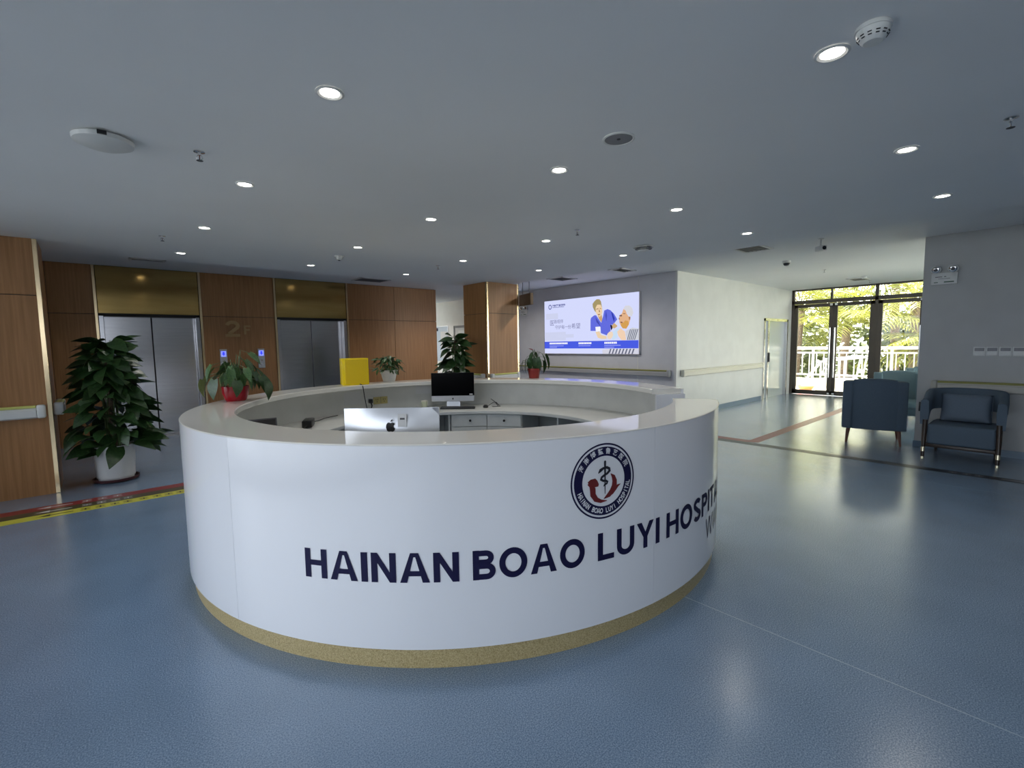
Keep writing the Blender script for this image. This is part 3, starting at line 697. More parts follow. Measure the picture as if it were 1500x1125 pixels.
for (a, b, z, sc, me, pt) in [(.10, 0, .34, .15, LM, -.9), (.14, 0, .40, .12, LM, -.6), (.23, 0, .20, .18, LD, -1.1), (.27, 0, .16, .16, LD, -1.3), (-.22, 0, .22, .13, LV, -.9), (-.28, 0, .18, .14, LV, -1.3), (-.12, 0, .24, .14, LV, -.7), (.02, 0, .28, .16, LD, -1.0), (0, .05, .3, .16, LM, -.6), (.06, 0, .36, .15, LD, -.8), (-.05, 0, .26, .14, LV, -.8)]:
    lv.append((me, tuple(rt_*a+Vector((0, 0, z))), sc, pt))
stemmed(t, .10, lv)
# white pot with small bushy leaves
t = thing('potted_plant', 'bushy little green plant in white pot right of yellow box', 'plant', (2.80, 5.515, 1.0905))
part('pot', G().lathe([(0, 0), (.072, 0), (.076, .01), (.102, .115), (.108, .12), (.110, .14), (.100, .14), (.092, .11), (0, .11)], 32), WPOT, t)
part('soil', G().lathe([(0, .12), (.098, .115)], 20), SOIL, t)
for i in range(120):
    az = i*2.39996; h_ = rnd.random(); r0 = rnd.uniform(.02, .19)*(1-.25*h_); z = .13+h_*.20*(1-r0*1.5)
    add_leaf(t, LS, Vector((-math.sin(az)*r0, math.cos(az)*r0, z)), az+rnd.uniform(-.6, .6), rnd.uniform(-.9, .4), rnd.uniform(-.6, .6), rnd.uniform(.06, .09))
g = G()
for k in range(14):
    a = k*.9; g.tube([(0, 0, .11), (.06*math.cos(a), .06*math.sin(a), .2), (.13*math.cos(a), .13*math.sin(a), .22+.06*math.sin(k))], .003, 5)
part('stem', g, STEM, t)
# red pot with upright drooping leaves and a pink flower (right)
t = thing('potted_plant', 'small plant with drooping leaves and pink flower in red pot, right of second column', 'plant', (4.275, 4.405, 1.0905))
part('pot', G().lathe([(0, 0), (.062, 0), (.066, .01), (.078, .10), (.084, .104), (.085, .125), (.077, .125), (.072, .10), (0, .10)], 32), mat('terracotta_red_pot', (.26, .022, .016), .4), t)
part('soil', G().lathe([(0, .106), (.074, .104)], 20), SOIL, t)
lv = []
for (a, b, z, sc, pt) in [(-.14, .0, .22, .17, -1.35), (-.09, .04, .27, .15, -1.2), (-.05, -.05, .25, .16, -1.35), (.0, -.06, .28, .19, -1.45), (.03, -.07, .26, .2, -1.5), (.08, -.03, .25, .17, -1.3), (.13, .02, .22, .16, -1.35), (.10, .06, .32, .15, -.8), (.15, .0, .30, .17, -1.1), (.18, .0, .25, .14, -1.3), (-.11, -.05, .2, .16, -1.4), (-.16, .04, .19, .13, -1.4), (.05, .08, .22, .16, -1.3), (-.05, .09, .22, .16, -1.3), (-.02, -.03, .33, .14, -.9), (.02, .05, .34, .12, -.7)]:
    fw_ = Vector((.66, .749, 0)); lv.append((LN if len(lv) % 2 else LD, tuple(rt_*a+fw_*b+Vector((0, 0, z))), sc, pt))
stemmed(t, .10, lv)
fl = part('flower_stem', G().tube([(0, 0, .1), (.0, .0, .25), (-.015, .01, .36)], .003, 6), STEM, t)
add_leaf(t, leaf_mesh('spathe', PINK, .8, .1), Vector((-.015, .01, .36)), 1.2, .5, .2, .06, 'flower')

# ---------------------------------------------------------------- backlit poster on the grey wall
YL, XP = 8.49, XB-.05                                     # left edge, front plane; u runs to the right
t = thing('backlit_poster', 'large backlit hospital poster of a nurse with an old man, on the grey wall', 'poster', (XB, YL, 0))
part('housing', B(-.048, -.001, -2.815, -.025, 1.262, 2.588, bev=.004, seg=1), ALU, t)
def pic(name, polys, m, lift, par, label=None, kind=None):
    g = G()
    for v, f in polys: g.faces([(-.05-lift, -p[0], p[1]) for p in v], f)
    return part(name, g, m, par, 0, label, kind)
def P1(pts): return (list(pts), [tuple(range(len(pts)))])
def rc(u0, u1, z0, z1): return P1([(u0, z0), (u1, z0), (u1, z1), (u0, z1)])
scr = pic('picture', [rc(.04, 2.79, 1.278, 2.572)], PICW, 0, t)
ART = {
 'hair': [(1.568, 2.405), (1.61, 2.451), (1.682, 2.502), (1.764, 2.496), (1.805, 2.445), (1.825, 2.355), (1.845, 2.273), (1.805, 2.244), (1.651, 2.22), (1.62, 2.255), (1.578, 2.331)],
 'face': [(1.656, 2.318), (1.703, 2.38), (1.794, 2.373), (1.835, 2.314), (1.845, 2.209), (1.825, 2.146), (1.774, 2.1), (1.713, 2.136), (1.661, 2.203)],
 'neck': [(1.713, 2.144), (1.825, 2.154), (1.845, 2.064), (1.825, 1.976), (1.754, 2.052)],
 'scrub': [(1.526, 2.096), (1.62, 2.149), (1.672, 2.146), (1.815, 1.969), (1.865, 2.111), (1.895, 2.238), (1.985, 2.264), (2.063, 2.236), (2.161, 2.151), (2.247, 2.029), (2.142, 1.915), (2.074, 1.918), (2.065, 1.775), (2.006, 1.737), (1.966, 1.689), (1.805, 1.742), (1.795, 1.88), (1.651, 1.885), (1.661, 1.795), (1.509, 1.799), (1.51, 2.047)],
 'fold1': [(2.083, 2.203), (2.122, 2.177), (2.18, 2.048), (2.161, 1.97), (2.122, 2.066)],
 'fold2': [(1.945, 2.235), (1.975, 2.122), (1.956, 1.995), (1.925, 2.124)],
 'fold3': [(1.651, 2.106), (1.754, 1.987), (1.795, 1.888), (1.682, 1.99)],
 'cuff': [(1.651, 1.885), (1.785, 1.889), (1.795, 1.791), (1.672, 1.778)],
 'arm1': [(1.656, 1.77), (1.764, 1.784), (1.815, 1.701), (1.966, 1.665), (1.966, 1.609), (1.826, 1.611), (1.723, 1.638)],
 'arm2': [(2.113, 1.893), (2.161, 1.954), (2.248, 1.895), (2.248, 1.872), (2.181, 1.835), (2.123, 1.845)],
 'dark': [(2.064, 1.918), (2.113, 1.908), (2.123, 1.837), (2.084, 1.79)],
 'mhair': [(2.406, 2.253), (2.452, 2.304), (2.553, 2.304), (2.625, 2.246), (2.653, 2.146), (2.618, 2.072), (2.536, 2.092), (2.49, 2.155), (2.444, 2.174)],
 'mface': [(2.313, 2.111), (2.369, 2.147), (2.406, 2.238), (2.462, 2.203), (2.49, 2.14), (2.536, 2.076), (2.582, 2.066), (2.582, 2.013), (2.546, 1.899), (2.483, 1.817), (2.39, 1.828), (2.343, 1.884), (2.305, 1.948), (2.295, 2.05)],
 'beard': [(2.352, 1.946), (2.408, 1.951), (2.454, 1.996), (2.528, 1.977), (2.546, 1.915), (2.483, 1.817), (2.39, 1.828), (2.343, 1.884)],
 'ear': [(2.541, 2.068), (2.586, 2.066), (2.582, 2.013), (2.55, 1.999)],
 'eye': [(2.304, 2.112), (2.37, 2.116), (2.37, 2.085), (2.304, 2.088)],
 'shirt': [(2.465, 1.771), (2.638, 1.835), (2.789, 1.807), (2.79, 1.575), (2.512, 1.575), (2.465, 1.686)],
 'hand1': [(1.986, 1.721), (2.045, 1.768), (2.123, 1.765), (2.143, 1.693), (2.114, 1.638), (2.065, 1.599), (1.986, 1.617)],
 'glove': [(2.123, 1.749), (2.248, 1.833), (2.315, 1.838), (2.296, 1.768), (2.249, 1.715), (2.259, 1.643), (2.143, 1.575), (2.104, 1.623)],
 'hand2': [(2.249, 1.762), (2.343, 1.837), (2.399, 1.789), (2.446, 1.764), (2.465, 1.678), (2.484, 1.575), (2.363, 1.575), (2.278, 1.667)],
 'pants': [(1.846, 1.367), (2.046, 1.391), (2.789, 1.398), (2.789, 1.279), (1.857, 1.279)]}
def sr(r, g, b): return tuple((c/255/12.92 if c/255 <= .04045 else ((c/255+.055)/1.055)**2.4) for c in (r, g, b))
AC = {'hair': (165, 150, 105), 'face': (236, 208, 170), 'neck': (205, 165, 115), 'scrub': (98, 108, 222), 'fold1': (45, 60, 170), 'fold2': (70, 80, 190), 'fold3': (70, 75, 175), 'cuff': (245, 245, 255), 'arm1': (235, 208, 172), 'arm2': (205, 172, 125), 'dark': (25, 25, 60), 'mhair': (214, 214, 222), 'mface': (226, 178, 138), 'beard': (212, 158, 84), 'ear': (165, 118, 85), 'eye': (105, 75, 80), 'shirt': (205, 208, 218), 'hand1': (238, 215, 192), 'glove': (200, 222, 244), 'hand2': (240, 208, 180), 'pants': (212, 212, 226)}
ORDER = ['hair', 'mhair', 'neck', 'face', 'scrub', 'fold1', 'fold2', 'fold3', 'shirt', 'mface', 'beard', 'ear', 'eye', 'dark', 'arm2', 'glove', 'arm1', 'cuff', 'hand1', 'hand2', 'pants']
NM = {'hair': 'nurse_hair', 'face': 'nurse_face', 'neck': 'nurse_neck', 'scrub': 'nurse_tunic', 'fold1': 'tunic_fold', 'fold2': 'tunic_fold', 'fold3': 'tunic_fold', 'cuff': 'sleeve_cuff', 'arm1': 'nurse_forearm', 'arm2': 'nurse_forearm', 'dark': 'dark_gap', 'mhair': 'grey_hair', 'mface': 'man_face', 'beard': 'beard', 'ear': 'ear', 'eye': 'spectacles', 'shirt': 'striped_shirt', 'hand1': 'nurse_hand', 'glove': 'pale_sleeve', 'hand2': 'man_hand', 'pants': 'striped_cloth'}
for i, k in enumerate(ORDER): pic(NM[k], [P1(ART[k])], emitm('print_'+k, sr(*AC[k])), .0006+.00025*i, scr)
pic('face_lines', [P1([(1.68, 2.285), (1.74, 2.30), (1.74, 2.285), (1.68, 2.27)]), P1([(1.775, 2.30), (1.815, 2.29), (1.815, 2.277), (1.775, 2.285)]), P1([(1.72, 2.165), (1.79, 2.17), (1.77, 2.145), (1.735, 2.145)]), P1([(1.755, 2.27), (1.765, 2.27), (1.785, 2.21), (1.755, 2.21)]), P1([(2.33, 1.975), (2.39, 1.965), (2.385, 1.94), (2.34, 1.945)]), P1([(2.30, 2.07), (2.285, 2.03), (2.32, 2.02)]), P1([(2.40, 2.15), (2.46, 2.14), (2.46, 2.128), (2.40, 2.135)])], emitm('print_face_lines', sr(140, 95, 75)), .0066, scr, kind='stuff')
pic('backdrop_shade', [rc(.06, .75, 1.60, 1.80), rc(.45, 1.0, 1.66, 1.74), rc(.10, .5, 2.12, 2.26)], emitm('print_grey_lilac', sr(205, 210, 238)), .0003, scr, kind='stuff')
DK = emitm('print_dark_stripe', sr(95, 100, 122))
st_ = [P1([(2.50+.045*i, 1.578), (2.52+.045*i, 1.578), (2.60+.045*i, 1.80), (2.58+.045*i, 1.80)]) for i in range(5)]
st_ += [P1([(2.02+.085*i, 1.28), (2.055+.085*i, 1.28), (2.10+.085*i, 1.39), (2.065+.085*i, 1.39)]) for i in range(8)]
pic('stripes', st_, DK, .0065, scr, kind='stuff')
band = pic('blue_band', [rc(.042, 2.789, 1.400, 1.570)], emitm('print_blue_band', sr(72, 92, 226)), .0070, scr)
WB = emitm('print_white', (.95, .96, 1.0)); PB = emitm('print_pale_blue', sr(150, 160, 240))
def cells(u0, u1, z, h_, n): d = (u1-u0)/n; return [rc(u0+d*i, u0+d*i+d*.82, z-h_/2, z+h_/2) for i in range(n)]
pic('heading_print', cells(.216, .82, 1.525, .042, 12)+cells(1.157, 1.547, 1.521, .042, 8)+cells(1.907, 2.25, 1.523, .042, 7), WB, .0076, scr, kind='stuff')
pic('small_print', cells(.216, .69, 1.465, .022, 20)+cells(.216, .47, 1.432, .022, 11)+cells(1.157, 1.516, 1.462, .022, 16)+cells(1.907, 2.345, 1.467, .022, 19)+cells(1.907, 2.173, 1.426, .022, 12), PB, .0076, scr, kind='stuff')
def cjk(body, u, z, size, bold=0.0):
    v, f = text_mesh(body, size, 'LEFT', bold); return ([(u+x, z+y) for x, y in v], f)
GREYT = emitm('print_grey_text', sr(120, 122, 165)); NAVYT = emitm('print_navy_text', sr(70, 78, 150))
lg = [(.235+.045*math.cos(2*PI*i/20), 2.42+.05*math.sin(2*PI*i/20)) for i in range(21)]
pic('logo_print', [ribbon(lg, .02), cjk('海南博鳌鲁艺医院', .315, 2.442, .053, .002)]+cells(.315, .70, 2.402, .012, 24), NAVYT, .0005, scr, kind='stuff')
pic('headline', [cjk('医', .22, 2.02, .15), cjk('路相伴', .36, 2.05, .105), cjk('守护每一份', .40, 1.91, .105), cjk('希望', .93, 1.92, .14)], GREYT, .0005, scr, kind='stuff')

# ---------------------------------------------------------------- ceiling fixtures
lamp_root = None
def downlight(x, y, z, label, watts, spread=125):
    t = thing('downlight', label, 'ceiling light', (x, y, z), 0, 'recessed ceiling downlights')
    part('trim_ring', G().lathe([(.062, -.001), (.064, -.006), (.054, -.009), (.043, -.004), (.045, 0)], 28), LWHITE, t)
    part('lens', G().lathe([(0, -.0045), (.0445, -.004)], 24), LAMPM, t)
    l = bpy.data.lights.new('downlight_beam', 'SPOT'); l.energy = watts; l.spot_size = R(spread); l.spot_blend = .6; l.shadow_soft_size = .045; l.color = (1, .96, .90)
    o = bpy.data.objects.new('downlight_beam', l); COL.objects.link(o); o.location = (x, y, z-.02)
    return t
rows = {.65: 'row nearest the camera', 2.25: 'second row', 3.86: 'third row', 5.47: 'fourth row', 7.07: 'row nearest the elevators'}
colsx = {.90: 'first light from the left', 2.44: 'second light from the left', 3.96: 'third light from the left', 5.44: 'fourth light from the left'}
skip = {(.90, .65), (5.44, 7.07)}
for yy, rn in rows.items():
    for xx, cn_ in colsx.items():
        if (xx, yy) in skip: continue
        downlight(xx+(-.1 if yy == .65 else 0), yy, ZL, f'recessed round downlight, {cn_} in the {rn}', LAMP_W)
downlight(7.6, 12.6, ZC, 'recessed downlight in the passage beyond the second column', 45)
for _x, _l in ((.8, 'recessed lobby downlight in front of the left elevator'), (3.5, 'recessed lobby downlight in front of the right elevator'), (5.8, 'recessed lobby downlight in front of the plain wooden wall')): downlight(_x, 8.9, ZC, _l, 32)
for _y, _l in ((6.1, 'added unseen downlight brightening the wall around the right half of the backlit poster'), (8.3, 'added unseen downlight brightening the wall around the left half of the backlit poster')): downlight(6.95, _y, ZC, _l, 70, 165)  # added lamps, hidden by the dropped ceiling edge, to brighten the poster wall
def lat(name, label, cat, loc, parts_, group=None, rz=0):
    t = thing(name, label, cat, loc, rz, group)
    for (n_, prof, m_) in parts_: part(n_, G().lathe(prof, 32), m_, t, 30)
    return t
# smoke detector near the camera
t = lat('smoke_detector', 'white domed smoke detector at the top right beside a bright downlight', 'smoke detector', (2.27, .50, ZL),
    [('base', [(0, 0), (.055, 0), (.058, -.006), (.058, -.016), (0, -.016)], LWHITE), ('dome', [(.054, -.016), (.052, -.03), (.038, -.052), (.03, -.058), (0, -.060)], LWHITE)])
g = G()
for k in range(12):
    a = 2*PI*k/12
    for z0, r_ in ((-.036, .0495), (-.044, .0442)):
        g.tube([(r_*math.cos(a-.13), r_*math.sin(a-.13), z0), (r_*math.cos(a+.13), r_*math.sin(a+.13), z0)], .0022, 5)
part('vent_slot', g, BLACK, t, kind='stuff')
def detector(x, y, z, label):
    return lat('smoke_detector', label, 'smoke detector', (x, y, z), [('base', [(0, 0), (.055, 0), (.058, -.006), (.058, -.018), (0, -.018)], LWHITE), ('dome', [(.05, -.018), (.045, -.035), (.03, -.052), (0, -.055)], LWHITE), ('sensor', [(.014, -.055), (.014, -.062), (0, -.062)], GREYDARK)])
detector(2.48, 6.14, ZL, 'small white smoke detector above the elevator lobby, between two downlights')
detector(12.9, 2.8, ZC, 'small round smoke detector near the glass doors')
# wireless access point
t = thing('access_point', 'white oval wireless access point on the ceiling at upper left', 'access point', (.13, 3.50, ZL), R(-4))
part('shell', G().lathe([(.11, 0), (.137, -.014), (.132, -.034), (.09, -.052), (0, -.056)], 32, sx=1.0, sy=1.0), LWHITE, t, 50)
part('port_recess', B(-.02, .02, -.142, -.105, -.030, -.010), BLACK, t, 0)
# speaker
t = thing('ceiling_speaker', 'round grey ceiling speaker in a pale ring', 'speaker', (2.345, 1.70, ZL))
part('ring', G().lathe([(.084, -.001), (.092, 0), (.092, -.005), (.082, -.008), (.078, -.004)], 36), LWHITE, t)
part('grille', G().lathe([(0, -.004), (.079, -.004)], 36), SPEAKM, t)
part('hub', G().lathe([(0, -.008), (.010, -.007), (.011, -.004)], 16), BLACK, t)
# sprinklers
def sprinkler(x, y, z, label):
    t = thing('sprinkler', label, 'sprinkler', (x, y, z), 0, 'ceiling sprinkler heads')
    part('flange', G().lathe([(.03, 0), (.03, -.004), (.012, -.008), (0, -.008)], 20), CHROME, t)
    part('body', G().cyl((0, 0, -.006), (0, 0, -.022), .009, .008, 12), CHROME, t)
    part('frame', G().tube([(.008, 0, -.02), (.016, 0, -.034), (.004, 0, -.05)], .0028, 6).tube([(-.008, 0, -.02), (-.016, 0, -.034), (-.004, 0, -.05)], .0028, 6), CHROME, t)
    part('bulb', G().cyl((0, 0, -.022), (0, 0, -.047), .003, .003, 8), mat('amber_bulb', (.16, .05, .03), .2), t)
    part('deflector', G().lathe([(0, -.050), (.018, -.051), (.018, -.053), (0, -.053)], 16), GREYDARK, t)
sprinkler(.56, 3.40, ZL, 'sprinkler head right of the oval access point')
sprinkler(3.76, .20, ZL, 'sprinkler head at the right edge of the ceiling')
sprinkler(3.85, 3.30, ZL, 'sprinkler head above the backlit poster, near the middle of the ceiling')
sprinkler(3.91, 6.03, ZL, 'sprinkler head left of the second column')
sprinkler(.63, 6.13, ZL, 'sprinkler head above the left elevator')
sprinkler(10.96, 3.03, ZC, 'sprinkler head in the bright corridor beyond the dome camera')
sprinkler(13.9, 2.9, ZC, 'sprinkler head nearest the glass doors')
# round air diffuser
t = thing('ceiling_diffuser', 'round white air diffuser of stacked rings on the ceiling', 'air vent', (5.15, 3.36, ZL))
for k, (r_, z_) in enumerate([(.125, 0), (.10, -.018), (.07, -.034)]): part('ring', G().lathe([(r_-.03, z_+.0), (r_, z_-.012), (r_, z_-.018), (r_-.032, z_-.008)], 32), LWHITE if k != 1 else SPEAKM, t)
part('hub', G().lathe([(0, -.05), (.035, -.045), (.04, -.0)], 24), LWHITE, t)
# square vents in the raised ceiling
def square_vent(x, y, sx, sy, label):
    t = thing('air_vent', label, 'air vent', (x, y, ZC), 0)
    a, b = sx/2, sy/2
    part('frame', B(-a, a, -b, -b+.035, -.014, 0).box(-a, a, b-.035, b, -.014, 0).box(-a, -a+.035, -b, b, -.014, 0).box(a-.035, a, -b, b, -.014, 0), LWHITE, t, 0)
    part('backing', B(-a+.03, a-.03, -b+.03, b-.03, -.003, 0), GREYDARK, t, 0)
    n = max(3, int((sy-.07)/.05))
    for k in range(n):
        y0 = -b+.035+(sy-.07)*(k+.5)/n
        part('slat', B(-a+.035, a-.035, y0-.016, y0+.016, -.008, -.005, rot=Matrix.Rotation(R(25), 3, 'X')), SPEAKM, t, 0)
square_vent(7.50, 3.02, .5, .42, 'square air vent at the edge of the bright corridor ceiling')
square_vent(7.60, 6.95, .5, .45, 'square air vent above the left end of the backlit poster')
square_vent(7.65, 5.45, .5, .3, 'square air vent above the right end of the backlit poster')
square_vent(4.45, 9.40, .65, .5, 'square air vent above the right elevator')
square_vent(.74, 9.20, .45, .16, 'dark slot air vent above the left elevator')
square_vent(13.35, 3.0, .6, .35, 'air vent near the glass doors')
# cameras on the raised ceiling
def dome_camera(x, y, z, label):
    lat('dome_camera', label, 'security camera', (x, y, z), [('base', [(0, 0), (.065, 0), (.068, -.01), (.066, -.04), (0, -.04)], LWHITE), ('dome', [(.05, -.04), (.05, -.055), (.035, -.08), (0, -.09)], BLACK)])
dome_camera(9.16, 3.11, ZC, 'white dome security camera in the bright corridor')
def box_camera(x, y, z, rz, label):
    t = thing('security_camera', label, 'security camera', (x, y, z), rz)
    part('mount', G().cyl((0, 0, 0), (0, 0, -.12), .012, n=10).lathe([(0, 0), (.035, 0), (.035, -.012), (0, -.012)], 16), LWHITE, t)
    part('body', B(-.04, .04, -.07, .07, -.17, -.10, bev=.012), LWHITE, t)
    part('lens', G().cyl((0, -.068, -.135), (0, -.076, -.135), .026, n=16), BLACK, t)
box_camera(7.55, 2.14, ZC-.0, R(-40), 'white box camera at the edge of the dropped ceiling')
box_camera(7.35, 8.05, ZC, R(-60), 'white box camera above the backlit poster')
# hanging sign
t = thing('hanging_sign', 'brown hanging signboard right of second column', 'sign', (6.46, 6.86, ZC), R(72))
part('board', B(-.26, .26, -.03, .03, -.62, -.40, bev=.003, seg=1), noisy(mat('brown_board', (.09, .055, .03), .5), (.08, .05, .026), (.11, .07, .036), (8, 8, 8), 1), t)
part('edge_strip', B(.255, .275, -.034, .034, -.624, -.396), CREAM, t, 0)
for x in (-.15, .15): part('rod', G().cyl((x, 0, -.40), (x, 0, 0), .006, n=8), GREYDARK, t)
for s in (-.031, .031): part('screw', G().cyl((0, s, -.51), (0, s*1.15, -.51), .010, n=10), CHROME, t)

# ---------------------------------------------------------------- wall fixtures
def emergency_light(loc, rz, label):
    t = thing('emergency_light', label, 'emergency light', loc, rz)          # local: wall behind at +Y, faces -Y
    f = part('case', B(-.13, .13, -.055, 0, -.075, .075, bev=.006), LWHITE, t)
    part('printed_text', B(-.09, -.02, -.0562, -.055, .02, .03).box(0, .02, -.0562, -.055, .022, .032).box(-.06, .06, -.0562, -.055, -.002, .003), GREYDARK, f, 0)
    part('green_label', B(.0, .1, -.0562, -.055, -.052, -.038).box(-.1, -.06, -.0562, -.055, -.05, -.04), mat('green_print', (.02, .10, .05), .5), f, 0)
    for s in (-1, 1):
        h_ = part('lamp_head', G().tube([(s*.085, -.005, .13), (s*.085, -.05, .125), (s*.085, -.075, .12)], [.03, .055, .052], 20), LWHITE, t)
        part('reflector', G().tube([(s*.085, -.0755, .12), (s*.085, -.078, .1195)], [.044, .04], 20), CHROME, h_)
        part('lamp_lens', G().tube([(s*.085, -.0785, .1194), (s*.085, -.08, .119)], [.022, .018], 16), GREYDARK, h_)
        part('neck', G().cyl((s*.085, -.02, .07), (s*.085, -.02, .10), .012, n=10), LWHITE, t)
    return t
emergency_light((XB, .98, 2.315), R(-90), 'white twin-head emergency light high on the right wall')
emergency_light((XB, 9.22, 2.34), R(-90), 'twin-head emergency light on the grey wall beside the second column')
for i in range(5):
    t = thing('light_switch', ['first', 'second', 'third', 'fourth', 'fifth'][i]+' square light switch from the wall corner, in the row on the right wall', 'switch', (XB, .60-.118*i, 1.345), R(-90), 'row of light switches')
    part('plate', B(-.057, .057, -.010, 0, -.06, .06, bev=.004), LWHITE, t)
    part('rocker', B(-.045, .045, -.0135, -.009, .006, .045, bev=.002, seg=1), mat('grey_rocker', (.22, .22, .24), .4), t)
    part('lower_rocker', B(-.045, .045, -.0125, -.009, -.048, .002, bev=.002, seg=1), LWHITE, t)
for y, lb in ((1.125, 'black wall socket near the right wall corner, left of lounge chair'), (.66, 'black wall socket behind the lounge chair')):
    t = thing('wall_socket', lb, 'socket', (XB, y, .575), R(-90))
    part('plate', B(-.045 if y > 1 else -.16, .045 if y > 1 else .16, -.012, 0, -.065, .065, bev=.004), BLACK, t)
    for dx in (-.015, .015):
        for dz in (-.02, .01): part('contact', B(dx-.008, dx+.008, -.0135, -.011, dz, dz+.02), CREAM, t, 0)

# ---------------------------------------------------------------- floor tapes
TR = mat('red_floor_tape', (.24, .03, .03), .35); TO = mat('olive_floor_tape', (.075, .065, .03), .35); TY = mat('yellow_floor_tape', (.62, .58, .07), .35); TK = mat('dark_floor_tape', (.018, .022, .03), .35)
def strip(name, label, m, polys):
    g = G(); z0, z1 = .0004, .0022
    for p in polys: g.prism(p, z1-z0)
    g.map(lambda v: (v.x, v.y, v.z+z0)); o = part(name, g, m, None, 0); tag(o, label, 'floor tape'); return o
def rr4(x0, x1, y0, y1): return [(x0, y0), (x1, y0), (x1, y1), (x0, y1)]
red = strip('floor_tape', 'red guide tape with white arrow running past the desk toward the glass doors', TR, [rr4(-2.3, 7.34, 6.36, 6.52), rr4(7.34, 7.50, 2.98, 6.52), [(7.34, 2.98), (7.42, 2.82), (7.50, 2.82), (7.50, 2.98)], rr4(7.50, 13.6, 2.82, 2.98)])
oli = strip('floor_tape', 'dark guide tape crossing the floor in front of the lounge chair', TO, [rr4(-2.3, 7.18, 6.20, 6.36)])
drk = part('right_run', G().prism(rr4(7.18, 7.335, -4.5, 6.36), .0018).map(lambda v: (v.x, v.y, v.z+.0004)), TK, oli, 0, 'dark blue tape run with pale characters')
yel = strip('floor_tape', 'yellow guide tape with black characters at lower left', TY, [rr4(-2.3, 3.2, 6.05, 6.20)])
def arrow_left(x, y): return [([(x, y), (x+.10, y+.035), (x+.10, y-.035)], [(0, 1, 2)]), ([(x+.10, y-.010), (x+.26, y-.010), (x+.26, y+.010), (x+.10, y+.010)], [(0, 1, 2, 3)])]
def floor_print(par, m, shapes):
    g = G()
    for v, f in shapes: g.faces([(p[0], p[1], .0028) for p in v], f)
    part('printing', g, m, par, 0, kind='stuff')
def blocks(xs, y, hgt=.07, wd=.075):
    o = []
    for x in xs:
        for dx, dy, a, b in ((0, .34, 1, .14), (.1, -.05, .8, .14), (0, -.48, 1, .14), (.42, -.45, .16, .95)):
            o.append(([(x+dx*wd, y+dy*hgt), (x+(dx+a)*wd if a <= 1 else x, y+dy*hgt), (x+(dx+a)*wd, y+(dy+b)*hgt), (x+dx*wd, y+(dy+b)*hgt)], [(0, 1, 2, 3)]))
    return o
WHT = mat('white_tape_print', (.66, .66, .64), .4); BLKP = mat('black_tape_print', (.02, .02, .018), .4)
floor_print(red, WHT, arrow_left(-.50, 6.44)+blocks([-.17, -.05, .07], 6.44))
floor_print(oli, WHT, arrow_left(-.50, 6.28)+blocks([-.17, -.06, .05, .15], 6.28))
floor_print(yel, BLKP, arrow_left(-.49, 6.125)+blocks([-.18, -.07, .04, .14, .27, .38, .48, .58], 6.125))
def yblocks(ys, x): return [([(q[1]-0, q[0]) for q in [(p[0], x+(p[1]-0)) for p in v]], f) for v, f in blocks(ys, 0)]
floor_print(oli, mat('pale_tape_print', (.35, .36, .36), .4), [([(7.258+p[1], p[0]) for p in v], f) for v, f in blocks([.62, .50, .40], 0)]+[([(7.258, .02), (7.29, .12), (7.225, .12)], [(0, 1, 2)]), ([(7.248, .12), (7.268, .12), (7.268, .27), (7.248, .27)], [(0, 1, 2, 3)])])

# ---------------------------------------------------------------- armchairs
def armchair(loc, rz, label, fab=FABRIC, buttons=True):
    t = thing('armchair', label, 'armchair', loc, rz, 'blue upholstered tub armchairs')   # local: faces +Y
    # back: gently bowed centre panel between two wings
    def bowed(x0, x1, y0, yb, z0, z1, th, top, bow, n=10):
        vs = []; fs = []; m = 5
        prof = [(0, z0), (0, z1-.03), (.012, z1-.008), (.035, z1), (th-.035, z1), (th-.01, z1-.01), (th, z1-.035), (th, z0)]
        for i in range(n+1):
            u = i/n*2-1; x = x0+(x1-x0)*i/n; yy = y0+bow*u*u
            for (d, z) in prof: vs.append((x, yy+d, z+(top*(1-u*u) if z > z0 else 0)))
        k = len(prof)
        for i in range(n):
            for j in range(k): a = i*k+j; b = i*k+(j+1) % k; fs.append((a, b, b+k, a+k))
        fs += [tuple(range(k)), tuple(n*k+j for j in range(k))]
        return G().faces(vs, fs)
    part('back_panel', bowed(-.25, .25, -.33, 0, .215, .935, .13, .02, .02), fab, t, 50)
    for s in (-1, 1):
        rot = Matrix.Rotation(R(9*s), 3, 'Z')
        part('back_wing', B(-.062, .062, -.005, .20, .215, .915, bev=.02, seg=3).map(lambda v: Vector((s*.318, -.315, 0))+rot @ v), fab, t, 50)
        part('arm', B(s*.335-.045, s*.335+.045, -.24, .34, .215, .62, bev=.03, seg=3), fab, t, 50)
        part('piping', G().tube([(s*.253, -.316, .22), (s*.253, -.318, .55), (s*.253, -.312, .915)], .006, 6), fab, t)
    part('seat_base', B(-.33, .33, -.27, .32, .215, .34, bev=.015, seg=2), fab, t, 50)
    part('seat_cushion', B(-.285, .285, -.2, .345, .34, .46, bev=.04, seg=4), fab, t, 50)
    if buttons:
        for i in range(3):
            for z in (.62, .78): part('button', G().lathe([(0, .006), (.012, .003), (.014, -.004)], 10).map(lambda v: (-.15+.15*i+v.x, -.188+.02*((i-1)**2)*.3+v.z, z+v.y)), fab, t)
    for sx, sy in ((-1, -1), (1, -1), (-1, 1), (1, 1)):
        part('leg', G().tube([(sx*.29, sy*.27, .23), (sx*.315, sy*.30, .0)], [.026, .014], 12), WOODR, t)
    return t
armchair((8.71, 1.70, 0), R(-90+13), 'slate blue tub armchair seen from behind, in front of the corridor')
armchair((9.80, .86, 0), R(2), 'pale-lit tub armchair partly hidden behind the right wall corner', FABRIC_LIT)
